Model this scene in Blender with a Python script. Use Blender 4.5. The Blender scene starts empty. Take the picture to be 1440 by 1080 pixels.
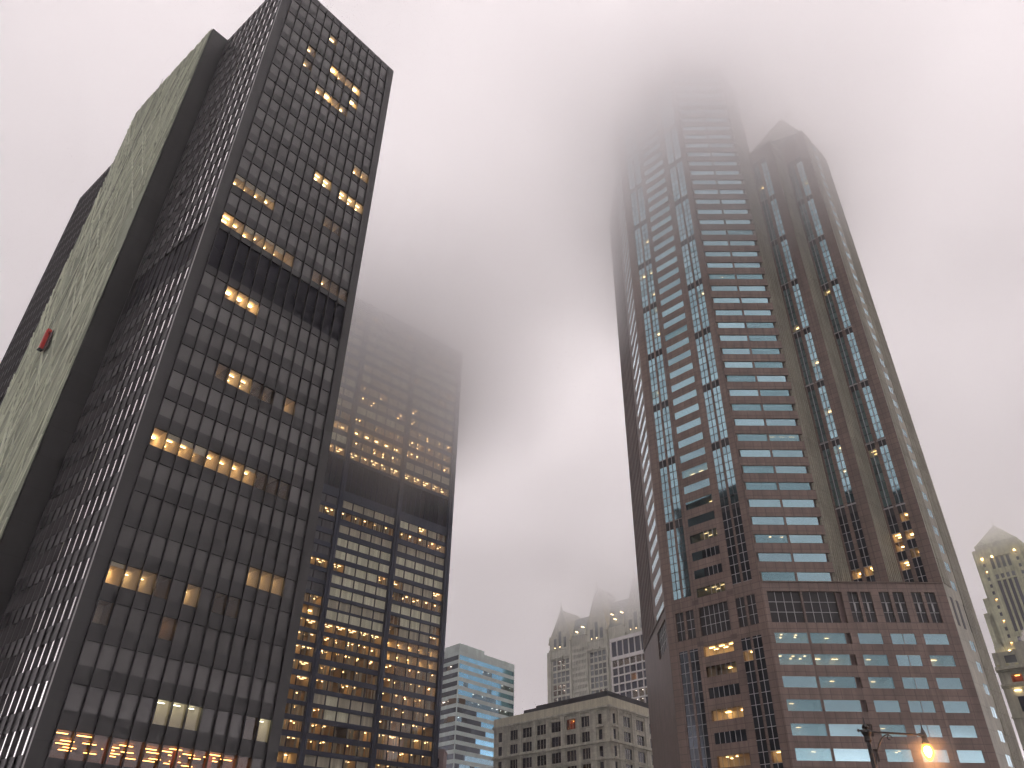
import bpy, math, random
from mathutils import Vector, Matrix
rng = random.Random(7)
R = math.radians
sc = bpy.context.scene
col = sc.collection
EYE = 1.7

# ------------------------------------------------------------------ camera
cam_d = bpy.data.cameras.new('camera')
cam = bpy.data.objects.new('camera', cam_d)
col.objects.link(cam)
M = [[0.99985269, -0.01716416, 0.0], [-0.00961156, -0.55989613, -0.82850705], [0.01422063, 0.828385, -0.55997862]]
m4 = Matrix(M).to_4x4()
m4.translation = Vector((0, 0, EYE))
cam.matrix_world = m4
cam_d.sensor_width = 36.0
cam_d.lens = 36.0 * 1068.31 / 1440.0
cam_d.clip_start = 0.1
cam_d.clip_end = 6000.0
sc.camera = cam
MI = Matrix(M).transposed()
F = 1068.31


def project(p):
    c = MI @ (Vector(p) - Vector((0, 0, EYE)))
    if c.z > -0.1:
        return None
    return (720 + F * c.x / -c.z, 540 - F * c.y / -c.z)


# ------------------------------------------------------------------ materials
MATS = {}


def nt(name):
    m = bpy.data.materials.new(name)
    m.use_nodes = True
    t = m.node_tree
    t.nodes.clear()
    o = t.nodes.new('ShaderNodeOutputMaterial')
    MATS[name] = m
    return m, t, o


def N(t, kind, **kw):
    n = t.nodes.new(kind)
    for k, v in kw.items():
        if k in n.inputs:
            n.inputs[k].default_value = v
        else:
            setattr(n, k, v)
    return n


def pbr(name, rgb, rough=0.6, metal=0.0, var=0.0, noise=0.0, nscale=0.2, bump=0.0, brick=None, spec=0.5, emit=None, es=0.0, coat=0.0, noise2=None, streak=0.0):
    """principled surface; 'rnd' face attribute varies the tone of single panels; noise = weathering"""
    m, t, o = nt(name)
    p = N(t, 'ShaderNodeBsdfPrincipled')
    p.inputs['Roughness'].default_value = rough
    p.inputs['Metallic'].default_value = metal
    p.inputs['Specular IOR Level'].default_value = spec
    p.inputs['Coat Weight'].default_value = coat
    p.inputs['Coat Roughness'].default_value = 0.03
    t.links.new(p.outputs[0], o.inputs[0])
    rgbn = N(t, 'ShaderNodeRGB')
    rgbn.outputs[0].default_value = (*rgb, 1)
    cur = rgbn.outputs[0]

    def mul(cur, val):
        mx = N(t, 'ShaderNodeMix', data_type='RGBA', blend_type='MULTIPLY')
        mx.inputs[0].default_value = 1.0
        t.links.new(cur, mx.inputs[6])
        t.links.new(val, mx.inputs[7])
        return mx.outputs[2]
    if var:
        a = N(t, 'ShaderNodeAttribute', attribute_name='rnd')
        mr = N(t, 'ShaderNodeMapRange')
        mr.inputs[3].default_value = 1 - var
        mr.inputs[4].default_value = 1 + var
        t.links.new(a.outputs['Fac'], mr.inputs[0])
        cur = mul(cur, mr.outputs[0])
    if noise:
        g = N(t, 'ShaderNodeNewGeometry')
        nz = N(t, 'ShaderNodeTexNoise', Scale=nscale, Detail=6.0, Roughness=0.65)
        t.links.new(g.outputs['Position'], nz.inputs['Vector'])
        mr = N(t, 'ShaderNodeMapRange')
        mr.inputs[1].default_value = 0.3
        mr.inputs[2].default_value = 0.7
        mr.inputs[3].default_value = 1 - noise
        mr.inputs[4].default_value = 1 + noise
        t.links.new(nz.outputs[0], mr.inputs[0])
        cur = mul(cur, mr.outputs[0])
    if streak:
        g = N(t, 'ShaderNodeNewGeometry')
        mp = N(t, 'ShaderNodeMapping')
        mp.inputs['Scale'].default_value = (1.3, 1.3, 0.07)
        nz = N(t, 'ShaderNodeTexNoise', Scale=1.0, Detail=5.0)
        t.links.new(g.outputs['Position'], mp.inputs[0])
        t.links.new(mp.outputs[0], nz.inputs['Vector'])
        mr = N(t, 'ShaderNodeMapRange')
        mr.inputs[1].default_value = 0.35
        mr.inputs[2].default_value = 0.65
        mr.inputs[3].default_value = 1 - streak
        mr.inputs[4].default_value = 1 + streak * 0.5
        t.links.new(nz.outputs[0], mr.inputs[0])
        cur = mul(cur, mr.outputs[0])
    if brick:
        bw, bh, mort, dark = brick
        uv = N(t, 'ShaderNodeUVMap', uv_map='UVMap')
        b = N(t, 'ShaderNodeTexBrick')
        b.offset = 0.0
        b.inputs['Scale'].default_value = 1.0
        b.inputs['Brick Width'].default_value = bw
        b.inputs['Row Height'].default_value = bh
        b.inputs['Mortar Size'].default_value = mort
        b.inputs['Mortar Smooth'].default_value = 0.1
        b.inputs['Color1'].default_value = (1, 1, 1, 1)
        b.inputs['Color2'].default_value = (0.84, 0.84, 0.84, 1)
        b.inputs['Mortar'].default_value = (dark, dark, dark, 1)
        t.links.new(uv.outputs[0], b.inputs['Vector'])
        cur = mul(cur, b.outputs[0])
    t.links.new(cur, p.inputs['Base Color'])
    if bump:
        g = N(t, 'ShaderNodeNewGeometry')
        nz = N(t, 'ShaderNodeTexNoise', Scale=bump, Detail=2.0)
        t.links.new(g.outputs['Position'], nz.inputs['Vector'])
        bp = N(t, 'ShaderNodeBump', Strength=0.06, Distance=0.5)
        t.links.new(nz.outputs[0], bp.inputs['Height'])
        t.links.new(bp.outputs[0], p.inputs['Normal'])
    if emit:
        p.inputs['Emission Color'].default_value = (*emit, 1)
        p.inputs['Emission Strength'].default_value = es
    return m


def lamp_mat(name, rgb, s):
    m, t, o = nt(name)
    e = N(t, 'ShaderNodeEmission')
    e.inputs[0].default_value = (*rgb, 1)
    e.inputs[1].default_value = s
    t.links.new(e.outputs[0], o.inputs[0])
    return m


def see_through(name, tint, metal_tint, amount, rough=0.02):
    """window glass: part mirror coating, part clear"""
    m, t, o = nt(name)
    p = N(t, 'ShaderNodeBsdfPrincipled')
    p.inputs['Base Color'].default_value = (*metal_tint, 1)
    p.inputs['Metallic'].default_value = 1.0
    p.inputs['Roughness'].default_value = rough
    tr = N(t, 'ShaderNodeBsdfTransparent')
    tr.inputs[0].default_value = (*tint, 1)
    mx = N(t, 'ShaderNodeMixShader')
    lw = N(t, 'ShaderNodeLayerWeight', Blend=0.25)
    ma = N(t, 'ShaderNodeMath', operation='MULTIPLY_ADD')
    ma.inputs[1].default_value = 1 - amount
    ma.inputs[2].default_value = amount
    t.links.new(lw.outputs['Fresnel'], ma.inputs[0])
    t.links.new(ma.outputs[0], mx.inputs[0])
    t.links.new(tr.outputs[0], mx.inputs[1])
    t.links.new(p.outputs[0], mx.inputs[2])
    t.links.new(mx.outputs[0], o.inputs[0])
    return m


pbr('black_metal', (0.037, 0.037, 0.037), 0.45, var=0.12, noise=0.12, nscale=0.08, streak=0.1, brick=(30, 3.95, 0.03, 0.6))
pbr('fin_metal', (0.035, 0.032, 0.035), 0.45, noise=0.15, nscale=0.3)
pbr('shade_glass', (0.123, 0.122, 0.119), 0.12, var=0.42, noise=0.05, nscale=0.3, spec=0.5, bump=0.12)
pbr('side_glass', (0.92, 0.9, 0.9), 0.04, metal=1.0, var=0.04)
pbr('bare_glass', (0.035, 0.035, 0.04), 0.08, var=0.4, spec=0.4)
pbr('room_mid', (0.55, 0.44, 0.30), 0.9, var=0.25)
pbr('louver_dark', (0.014, 0.014, 0.022), 0.6, spec=0.2, noise=0.2, nscale=0.3)
pbr('bluish_metal', (0.042, 0.052, 0.086), 0.4, noise=0.12, nscale=0.1, streak=0.1)
pbr('curtain', (0.510, 0.476, 0.357), 0.7, var=0.2, coat=0.3)
pbr('curtain_bright', (0.527, 0.535, 0.425), 0.7, var=0.2, coat=0.3, emit=(1.0, 0.86, 0.55), es=0.05)  # room light behind the cloth put in as weak emission
pbr('curtain_dark', (0.09, 0.09, 0.10), 0.5, var=0.3, coat=0.4)
pbr('granite', (0.235, 0.168, 0.138), 0.5, var=0.1, noise=0.12, nscale=0.35, streak=0.16, brick=(1.9, 1.32, 0.05, 0.5))
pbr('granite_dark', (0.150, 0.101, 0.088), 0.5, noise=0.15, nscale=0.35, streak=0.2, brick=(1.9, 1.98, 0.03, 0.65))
pbr('granite_grey', (0.392, 0.378, 0.297), 0.5, noise=0.15, nscale=0.35, streak=0.2, brick=(1.9, 3.95, 0.05, 0.6))
pbr('teal_glass', (0.36, 0.54, 0.60), 0.04, metal=1.0, var=0.16, bump=0.12)
pbr('teal_glass_dark', (0.05, 0.06, 0.075), 0.04, metal=0.6, var=0.3)  # darker copy of teal_glass: mirrored neighbouring towers put into its colour
pbr('grille_dark', (0.02, 0.02, 0.022), 0.5)
pbr('white_mullion', (0.42, 0.42, 0.42), 0.4)
pbr('dark_frame', (0.05, 0.05, 0.055), 0.4)
pbr('roof_dark', (0.06, 0.06, 0.065), 0.8, noise=0.2)
pbr('room_wall', (0.62, 0.56, 0.44), 0.9, var=0.25)
pbr('room_dark', (0.22, 0.16, 0.11), 0.9, var=0.4)
pbr('room_ceiling', (0.62, 0.55, 0.42), 0.9)
pbr('room_brown', (0.16, 0.09, 0.05), 0.8)
pbr('wood_red', (0.30, 0.07, 0.03), 0.6)
pbr('band_pale', (0.574, 0.666, 0.632), 0.5, var=0.06, noise=0.08, nscale=0.3, brick=(1.6, 40, 0.04, 0.8))
pbr('blue_glass', (0.24, 0.48, 0.66), 0.04, metal=1.0, var=0.35, bump=0.1)
pbr('limestone', (0.663, 0.654, 0.552), 0.8, noise=0.2, nscale=0.45, streak=0.18, brick=(1.5, 0.7, 0.02, 0.7))
pbr('cream_parapet', (0.680, 0.654, 0.510), 0.8, noise=0.08, nscale=0.5, streak=0.12)
pbr('old_window', (0.035, 0.035, 0.045), 0.1, var=0.6, spec=0.5)
pbr('gothic_stone', (0.436, 0.436, 0.367), 0.8, noise=0.2, nscale=0.15, streak=0.2)
pbr('slate', (0.176, 0.203, 0.203), 0.6, noise=0.15, nscale=0.2)
pbr('gothic_glass', (0.12, 0.135, 0.14), 0.2, var=0.4)
pbr('white_grid', (0.66, 0.64, 0.62), 0.6, noise=0.06)
pbr('navy_glass', (0.025, 0.028, 0.05), 0.08, var=0.5)
pbr('deco_stone', (0.436, 0.448, 0.298), 0.8, noise=0.3, nscale=0.2, streak=0.25)
pbr('pale_stone', (0.482, 0.494, 0.401), 0.8, noise=0.15, nscale=0.3, streak=0.2)
pbr('olive_stone', (0.482, 0.482, 0.298), 0.8, noise=0.2, nscale=0.5)
pbr('pink_stone', (0.432, 0.338, 0.324), 0.8, noise=0.2, nscale=0.5)
pbr('netting', (0.36, 0.40, 0.29), 0.75, var=0.12, noise=0.16, nscale=0.09, streak=0.06, brick=(3.3, 3.1, 0.09, 0.78))
pbr('netting_fold', (0.58, 0.62, 0.48), 0.7, var=0.2)
pbr('cradle_red', (0.62, 0.04, 0.03), 0.5)
pbr('cast_iron', (0.018, 0.015, 0.013), 0.45)
pbr('asphalt', (0.05, 0.05, 0.052), 0.8, noise=0.25, nscale=1.5)
pbr('concrete', (0.30, 0.29, 0.28), 0.85, noise=0.15, nscale=1.0)
pbr('bark', (0.06, 0.045, 0.035), 0.9)
pbr('leaf', (0.05, 0.06, 0.03), 0.7, var=0.5)
lamp_mat('lamp_warm', (1.0, 0.62, 0.27), 12.0)
lamp_mat('lamp_soft', (1.0, 0.68, 0.34), 8.0)
lamp_mat('lamp_pale', (0.95, 0.95, 0.70), 5.0)
lamp_mat('lamp_orange', (1.0, 0.42, 0.10), 7.0)
lamp_mat('lamp_white', (1.0, 0.93, 0.85), 7.0)
lamp_mat('lamp_bulb', (1.0, 0.45, 0.14), 55.0)
m, t, o = nt('lamp_globe')
_e = N(t, 'ShaderNodeEmission')
_e.inputs[0].default_value = (1.0, 0.30, 0.05, 1)
_e.inputs[1].default_value = 0.75
_tr = N(t, 'ShaderNodeBsdfTransparent')
_tr.inputs[0].default_value = (1.0, 0.85, 0.6, 1)
_ad = N(t, 'ShaderNodeAddShader')
t.links.new(_e.outputs[0], _ad.inputs[0])
t.links.new(_tr.outputs[0], _ad.inputs[1])
t.links.new(_ad.outputs[0], o.inputs[0])
see_through('clear_glass', (0.92, 0.9, 0.86), (0.9, 0.9, 0.9), 0.05)
see_through('clear_teal', (0.80, 0.88, 0.84), (0.30, 0.50, 0.56), 0.74)
see_through('clear_blue', (0.80, 0.88, 0.90), (0.3, 0.46, 0.56), 0.5)


# ------------------------------------------------------------------ mesh helpers
class MB:
    def __init__(s):
        s.v = []
        s.f = []
        s.m = []
        s.r = []
        s.uv = []
        s.mats = []

    def mi(s, name):
        if name not in s.mats:
            s.mats.append(name)
        return s.mats.index(name)

    def poly(s, pts, mat, rnd=None, uv=None):
        b = len(s.v)
        s.v += [tuple(p) for p in pts]
        s.f.append(tuple(range(b, b + len(pts))))
        s.m.append(s.mi(mat))
        s.r.append(rng.random() if rnd is None else rnd)
        if uv is None:
            uv = [(p[0] + p[1], p[2]) for p in pts]
        s.uv += uv
        return s

    def box(s, fr, u0, u1, z0, z1, d0, d1, mat, rnd=None, skip=''):
        r = rng.random() if rnd is None else rnd
        P = fr.p
        k = fr.S
        a, b, c, d = P(u0, z0, d0), P(u1, z0, d0), P(u1, z1, d0), P(u0, z1, d0)
        e, f, g, h = P(u0, z0, d1), P(u1, z0, d1), P(u1, z1, d1), P(u0, z1, d1)
        U0, U1, Z0, Z1, D0, D1 = u0 * k, u1 * k, a[2], c[2], d0 * k, d1 * k
        for key, pts, uv in (('f', (e, f, g, h), ((U0, Z0), (U1, Z0), (U1, Z1), (U0, Z1))),
                             ('b', (b, a, d, c), ((U1, Z0), (U0, Z0), (U0, Z1), (U1, Z1))),
                             ('l', (a, e, h, d), ((D0, Z0), (D1, Z0), (D1, Z1), (D0, Z1))),
                             ('r', (f, b, c, g), ((D1, Z0), (D0, Z0), (D0, Z1), (D1, Z1))),
                             ('t', (h, g, c, d), ((U0, D1), (U1, D1), (U1, D0), (U0, D0))),
                             ('o', (a, b, f, e), ((U0, D0), (U1, D0), (U1, D1), (U0, D1)))):
            if key in skip:
                continue
            s.poly(pts, mat, r, list(uv))
        return s

    def pane(s, fr, u0, u1, z0, z1, d, mat, rnd=None):
        P = fr.p
        s.poly((P(u0, z0, d), P(u1, z0, d), P(u1, z1, d), P(u0, z1, d)), mat, rnd,
               [(u0, z0), (u1, z0), (u1, z1), (u0, z1)])
        return s

    def prism(s, pts, z0, z1, mat, taper=None, cap=True):
        """pts counter-clockwise (x,y) world; taper = list of top points"""
        top = taper or pts
        n = len(pts)
        acc = 0
        for i in range(n):
            j = (i + 1) % n
            L = math.dist(pts[i], pts[j])
            s.poly(((*pts[i], z0), (*pts[j], z0), (*top[j], z1), (*top[i], z1)), mat, 0.5,
                   [(acc, z0), (acc + L, z0), (acc + L, z1), (acc, z1)])
            acc += L
        if cap:
            s.poly([(*p, z1) for p in top], mat, 0.5)
            s.poly([(*p, z0) for p in reversed(pts)], mat, 0.5)
        return s

    def tube(s, pts, rads, mat, seg=10, close=True):
        rings = []
        for i, p in enumerate(pts):
            p = Vector(p)
            a = Vector(pts[max(i - 1, 0)])
            b = Vector(pts[min(i + 1, len(pts) - 1)])
            t = (b - a).normalized()
            x = t.cross(Vector((0.13, 0.31, 0.94)))
            if x.length < 0.05:
                x = t.cross(Vector((1, 0, 0)))
            x.normalize()
            y = t.cross(x)
            rings.append([p + (x * math.cos(2 * math.pi * k / seg) + y * math.sin(2 * math.pi * k / seg)) * rads[i] for k in range(seg)])
        for i in range(len(rings) - 1):
            for k in range(seg):
                s.poly((rings[i][k], rings[i][(k + 1) % seg], rings[i + 1][(k + 1) % seg], rings[i + 1][k]), mat)
        if close:
            s.poly(list(reversed(rings[0])), mat)
            s.poly(rings[-1], mat)
        return s

    def build(s, name, parent=None, smooth=False, weld=False):
        me = bpy.data.meshes.new(name)
        me.from_pydata(s.v, [], s.f)
        for mn in s.mats:
            me.materials.append(MATS[mn])
        me.polygons.foreach_set('material_index', s.m)
        at = me.attributes.new('rnd', 'FLOAT', 'FACE')
        at.data.foreach_set('value', s.r)
        ul = me.uv_layers.new(name='UVMap')
        flat = []
        for q in s.uv:
            flat += [q[0], q[1]]
        ul.data.foreach_set('uv', flat)
        if smooth:
            me.polygons.foreach_set('use_smooth', [True] * len(s.f))
        me.update()
        o = bpy.data.objects.new(name, me)
        col.objects.link(o)
        if parent is not None:
            o.parent = parent
            o.matrix_parent_inverse = Matrix.Translation(-Vector(root_loc(parent)))
        return o


def root_loc(o):
    """world location of an object whose ancestors are only translated"""
    v = Vector(o.location)
    if o.parent:
        v = v + o.matrix_parent_inverse.translation + root_loc(o.parent)
    return v


def thing(name, label, cat, loc, group=None):
    o = bpy.data.objects.new(name, None)
    o.empty_display_size = 2
    col.objects.link(o)
    o.location = loc
    o['label'] = label
    o['category'] = cat
    if group:
        o['group'] = group
    return o


class Frame:
    """a wall plane: u runs along azimuth az, d outward (azimuth az+90), S = metres per unit, z about eye level"""
    def __init__(s, x, y, az, S=1.0):
        a = R(az)
        s.o = (x, y)
        s.u = (math.sin(a), math.cos(a))
        s.n = (math.sin(a + math.pi / 2), math.cos(a + math.pi / 2))
        s.S = S

    def p(s, u, z, d=0.0):
        k = s.S
        return (s.o[0] + (s.u[0] * u + s.n[0] * d) * k, s.o[1] + (s.u[1] * u + s.n[1] * d) * k, EYE + (z - 1.7) * k if k != 1 else z)

    def xy(s, u, d=0.0):
        q = s.p(u, 0, d)
        return (q[0], q[1])

    def shift(s, u, d, daz=0.0):
        q = s.p(u, 0, d)
        f = Frame(q[0], q[1], 0, s.S)
        az = math.degrees(math.atan2(s.u[0], s.u[1])) + daz
        return Frame(q[0], q[1], az, s.S)


def wall(mb, fr, u0, u1, z0, z1, cols, mat, t=0.35, pier_mat=None, sp_d=0.0, eps=0.003):
    """solid wall with openings. cols = [(ua, ub, [(za, zb), ...]), ...] left to right; spandrels may stand sp_d proud"""
    cur = u0 + eps
    for ua, ub, op in cols:
        if ua > cur + 1e-4:
            mb.box(fr, cur, ua, z0, z1, -t, 0, pier_mat or mat, skip='b')
        zc = z0
        for za, zb in sorted(op):
            if za > zc + 1e-4:
                mb.box(fr, ua, ub, zc, za, -t, sp_d, mat, skip='b')
            zc = zb
        if zc < z1 - 1e-4:
            mb.box(fr, ua, ub, zc, z1, -t, sp_d, mat, skip='b')
        cur = ub
    if cur < u1 - eps:
        mb.box(fr, cur, u1 - eps, z0, z1, -t, 0, pier_mat or mat, skip='b')


def room(shell, lights, fr, u0, u1, z0, z1, d0, depth, wallm='room_wall', kind='dots', lampm='lamp_warm', dens=1.0, zc=None, ceil='room_ceiling'):
    """a lit office behind a window: ceiling, back wall, side walls, floor and its ceiling lamps"""
    k = fr.S
    D = depth / k
    zt = z1 + 0.12 / k
    P = fr.p
    db = d0 - D
    shell.poly((P(u0, zt, d0), P(u1, zt, d0), P(u1, zt, db), P(u0, zt, db)), ceil)
    shell.poly((P(u0, z0, d0), P(u1, z0, d0), P(u1, z0, db), P(u0, z0, db)), 'room_dark')
    shell.poly((P(u0, z0, db), P(u1, z0, db), P(u1, zt, db), P(u0, zt, db)), wallm)
    shell.poly((P(u0, z0, d0), P(u0, z0, db), P(u0, zt, db), P(u0, zt, d0)), wallm)
    shell.poly((P(u1, z0, d0), P(u1, z0, db), P(u1, zt, db), P(u1, zt, d0)), wallm)
    W = (u1 - u0) * k
    zl = zt - 0.06 / k

    base = Vector(P((u0 + u1) / 2, z1, d0))
    el = max(0.12, (base.z - EYE) / math.hypot(base.x, base.y))
    vis = (z1 - z0) * k / el                  # how deep the ceiling stays in sight from the street
    zl -= 0.12 / k

    def lamp(u, d, w, l, mat=lampm):
        lights.box(fr, u - w / 2 / k, u + w / 2 / k, zl - 0.05 / k, zl, d - l / 2 / k, d + l / 2 / k, mat)
    if kind == 'dots':
        n = max(1, int(W / 1.9 * dens + rng.random()))
        for i in range(n):
            for row in range(2):
                if rng.random() < 0.78:
                    lamp(u0 + (i + 0.3 + 0.4 * rng.random()) * (u1 - u0) / n, d0 - (0.9 + 1.7 * row + 0.6 * rng.random()) / k, 0.42, 0.30)
    elif kind == 'strips':
        n = max(1, int(W / 1.8 * dens + 0.5))
        off = rng.random() * 0.6
        for i in range(n):
            for row in range(2):
                if rng.random() < 0.85:
                    lamp(u0 + (i + 0.5) * (u1 - u0) / n, d0 - (0.8 + off + 1.5 * row) / k, min(1.15, W / n * 0.7), 0.14)
    elif kind == 'deep':
        n = max(1, int(W / 1.6 * dens + 0.5))
        for i in range(n):
            lamp(u0 + (i + 0.5) * (u1 - u0) / n, d0 - min(depth - 1.2, vis * 0.7) / k, 1.3, 0.16)
            lamp(u0 + (i + 0.6) * (u1 - u0) / n, d0 - min(depth - 1.2, vis * 0.35) / k, 0.9, 0.12)
    elif kind == 'glow':
        n = max(1, int(W / 2.4 * dens + 0.5))
        for i in range(n):
            lamp(u0 + (i + 0.5) * (u1 - u0) / n, d0 - min(depth - 0.8, vis * 0.5) / k, 1.1, 0.4)
    elif kind == 'hall':
        for row in range(6):
            for i in range(9):
                if rng.random() < 0.62:
                    lamp(u0 + (u1 - u0) * (i + 0.3 + 0.25 * (row % 2) + 0.2 * rng.random()) / 9, d0 - (1.0 + 1.9 * row) / k, 1.2, 0.2)
    elif kind == 'spot':
        lamp(u0 + (u1 - u0) * (0.3 + 0.4 * rng.random()), d0 - min(depth - 0.8, vis * rng.uniform(0.55, 0.85)) / k, 0.8, 0.14)


def place_windows(root, wins, name='window', limit=100, sub=None):
    """wins: [(MB pane, MB frame or None, key point)]; the biggest in view become parts, the rest one mesh"""
    scored = []
    for w in wins:
        q = project(w[2])
        dist = (Vector(w[2]) - Vector((0, 0, EYE))).length
        inside = q is not None and -5 < q[0] < 1445 and -5 < q[1] < 1085
        scored.append((-(w[3] / dist ** 2 if inside else 0), len(scored), w))
    scored.sort(key=lambda a: (a[0], a[1]))
    rest = MB()
    for i, (sv, _, w) in enumerate(scored):
        if i < limit and sv < 0:
            o = w[0].build(name, root)
            if w[1]:
                w[1].build('frame', o)
        else:
            for part in (w[0], w[1]):
                if part:
                    b = len(rest.v)
                    rest.v += part.v
                    rest.f += [tuple(x + b for x in f) for f in part.f]
                    rest.m += [rest.mi(part.mats[k]) for k in part.m]
                    rest.r += part.r
                    rest.uv += part.uv
    if rest.f:
        o = rest.build('window_panes', root)
        o['kind'] = 'stuff'


# ------------------------------------------------------------------ near dark tower (left)
def build_near_tower():
    S = 0.78
    fr = Frame(-49.53 * S, 86.87 * S, 40.816, S)                 # front, corner nearest the camera at u=0
    W, H = 30.2, 166.3
    L = 99.6
    back = fr.shift(0, -L)                                        # rear end of the side wall
    sd = Frame(*fr.xy(0, -L), 130.816, S)                         # side wall, u from rear (0) to the near corner (L)
    root = thing('office_tower', 'dark office tower with thin vertical fins, one black band and a green netted flank', 'skyscraper', (*fr.xy(0), 0))
    tops = [95.3 + 4.6 * i for i in range(16)][::-1] + [81.9 - 4.71 * j for j in range(17)]
    hgt = 2.72
    m0 = 2.1
    bay = 2.023
    wl = MB()
    # front wall
    ops = [(t - hgt, t) for t in tops] + [(83.35, 91.35)]
    cols = []
    for i in range(13):
        cols.append((m0 + bay * i, m0 + bay * (i + 1), ops))
    wall(wl, fr, 0, W, 0, H, cols, 'black_metal', t=0.35)
    # side walls (near part and far wing) with the service core between
    u_core0, u_core1 = L - 59.5, L - 24.2
    scols_n = [(L - 0.12 - 2.1 * (k + 1), L - 0.12 - 2.1 * k, ops) for k in range(10, -1, -1)]
    wall(wl, sd, u_core1, L, 0, H, scols_n, 'black_metal', t=0.35)
    scols_f = [(1.2 + 2.1 * k, 1.2 + 2.1 * (k + 1), ops) for k in range(18)]
    wall(wl, sd, 0, u_core0, 0, H, scols_f, 'black_metal', t=0.35)
    # hidden sides, inner mass and roof
    wl.box(fr, W - 0.35, W - 0.004, 0.01, H - 0.01, -L + 0.01, -0.36, 'black_metal')
    wl.box(fr, 0.01, W - 0.01, 0.01, H - 0.01, -L + 0.004, -L + 0.35, 'black_metal')
    wl.box(fr, 7.5, W - 7.5, 16.3, H - 1, -L + 7.5, -7.5, 'louver_dark')
    wl.box(fr, 12.5, 17.5, 0.02, 16.2, -L + 12, -19, 'louver_dark')
    wl.box(fr, 0.2, W - 0.2, H - 0.4, H - 0.02, -L + 0.4, -0.2, 'roof_dark')
    wl.build('wall', root)
    # fins
    for i in range(14):
        MB().box(fr, m0 + bay * i - 0.05, m0 + bay * i + 0.05, 1.0, H - 0.6, -0.1, 0.34, 'fin_metal').build('fin', root)
    for k in range(12):
        u = L - 0.12 - 2.1 * k
        MB().box(sd, u - 0.06, u + 0.06, 1.0, H - 0.6, -0.07, 0.2, 'fin_metal').build('fin', root)
    for k in range(19):
        u = 1.2 + 2.1 * k
        MB().box(sd, u - 0.06, u + 0.06, 1.0, H - 0.6, -0.07, 0.2, 'fin_metal').build('fin', root)
    MB().box(fr, 0.0, 0.14, 1.0, H - 0.6, 0.002, 0.12, 'white_mullion').build('corner_trim', root)
    # service core: solid shaft standing proud of the side wall
    core = MB()
    core.box(sd, u_core0, u_core1, 0, H + 0.4, -0.5, 3.72, 'black_metal').build('service_core', root)
    # black mechanical band
    b = MB()
    for i in range(13):
        ua = m0 + bay * i
        b.pane(fr, ua + 0.06, ua + bay - 0.06, 83.35, 87.3, -0.28, 'louver_dark')
        b.pane(fr, ua + 0.06, ua + bay - 0.06, 87.38, 91.35, -0.28, 'louver_dark')
    b.box(fr, m0, m0 + 13 * bay, 87.3, 87.38, -0.34, -0.24, 'fin_metal')
    b.build('mechanical_band', root)
    for cs in (scols_n, scols_f):
        MB().pane(sd, cs[0][0], cs[-1][1], 83.35, 91.35, -0.3, 'louver_dark').build('mechanical_band', root)
    # lit offices, (row from the top, column): kind
    lit = {}
    for k, v in {
        'glow': [(3, 6), (3, 9), (4, 9), (5, 6), (22, 0), (16, 2), (16, 3), (16, 4), (26, 0)],
        'bright': [(22, 1), (22, 2), (22, 4), (22, 5), (22, 6), (22, 7), (15, 0)],
        'warm': [(3, 7), (3, 8), (5, 5), (5, 7), (8, 11), (8, 12), (13, 0), (13, 1), (13, 2), (13, 3), (15, 1), (15, 2), (15, 3), (15, 4), (15, 5), (15, 6), (22, 3), (19, 9)],
        'dim': [(4, 3), (3, 3), (5, 8), (1, 5), (12, 9), (12, 10), (22, 8), (22, 9), (22, 10), (19, 3), (19, 6), (19, 7), (26, 7), (26, 8), (26, 3), (15, 9), (15, 10), (15, 11), (15, 12), (29, 11)],
        'strip': [(10, 7), (10, 8), (10, 10), (10, 11), (10, 12), (26, 2), (26, 1), (26, 5), (25, 9), (25, 10), (25, 11), (19, 4), (19, 5)],
        'spot': [(27, 0), (27, 4)],
        'green': [(29, 5), (29, 6), (29, 7), (29, 12)],
        'hall': [(30, c) for c in range(12)],
    }.items():
        for rc in v:
            lit[rc] = k
    shell, lamps = MB(), MB()
    wins = []
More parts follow.
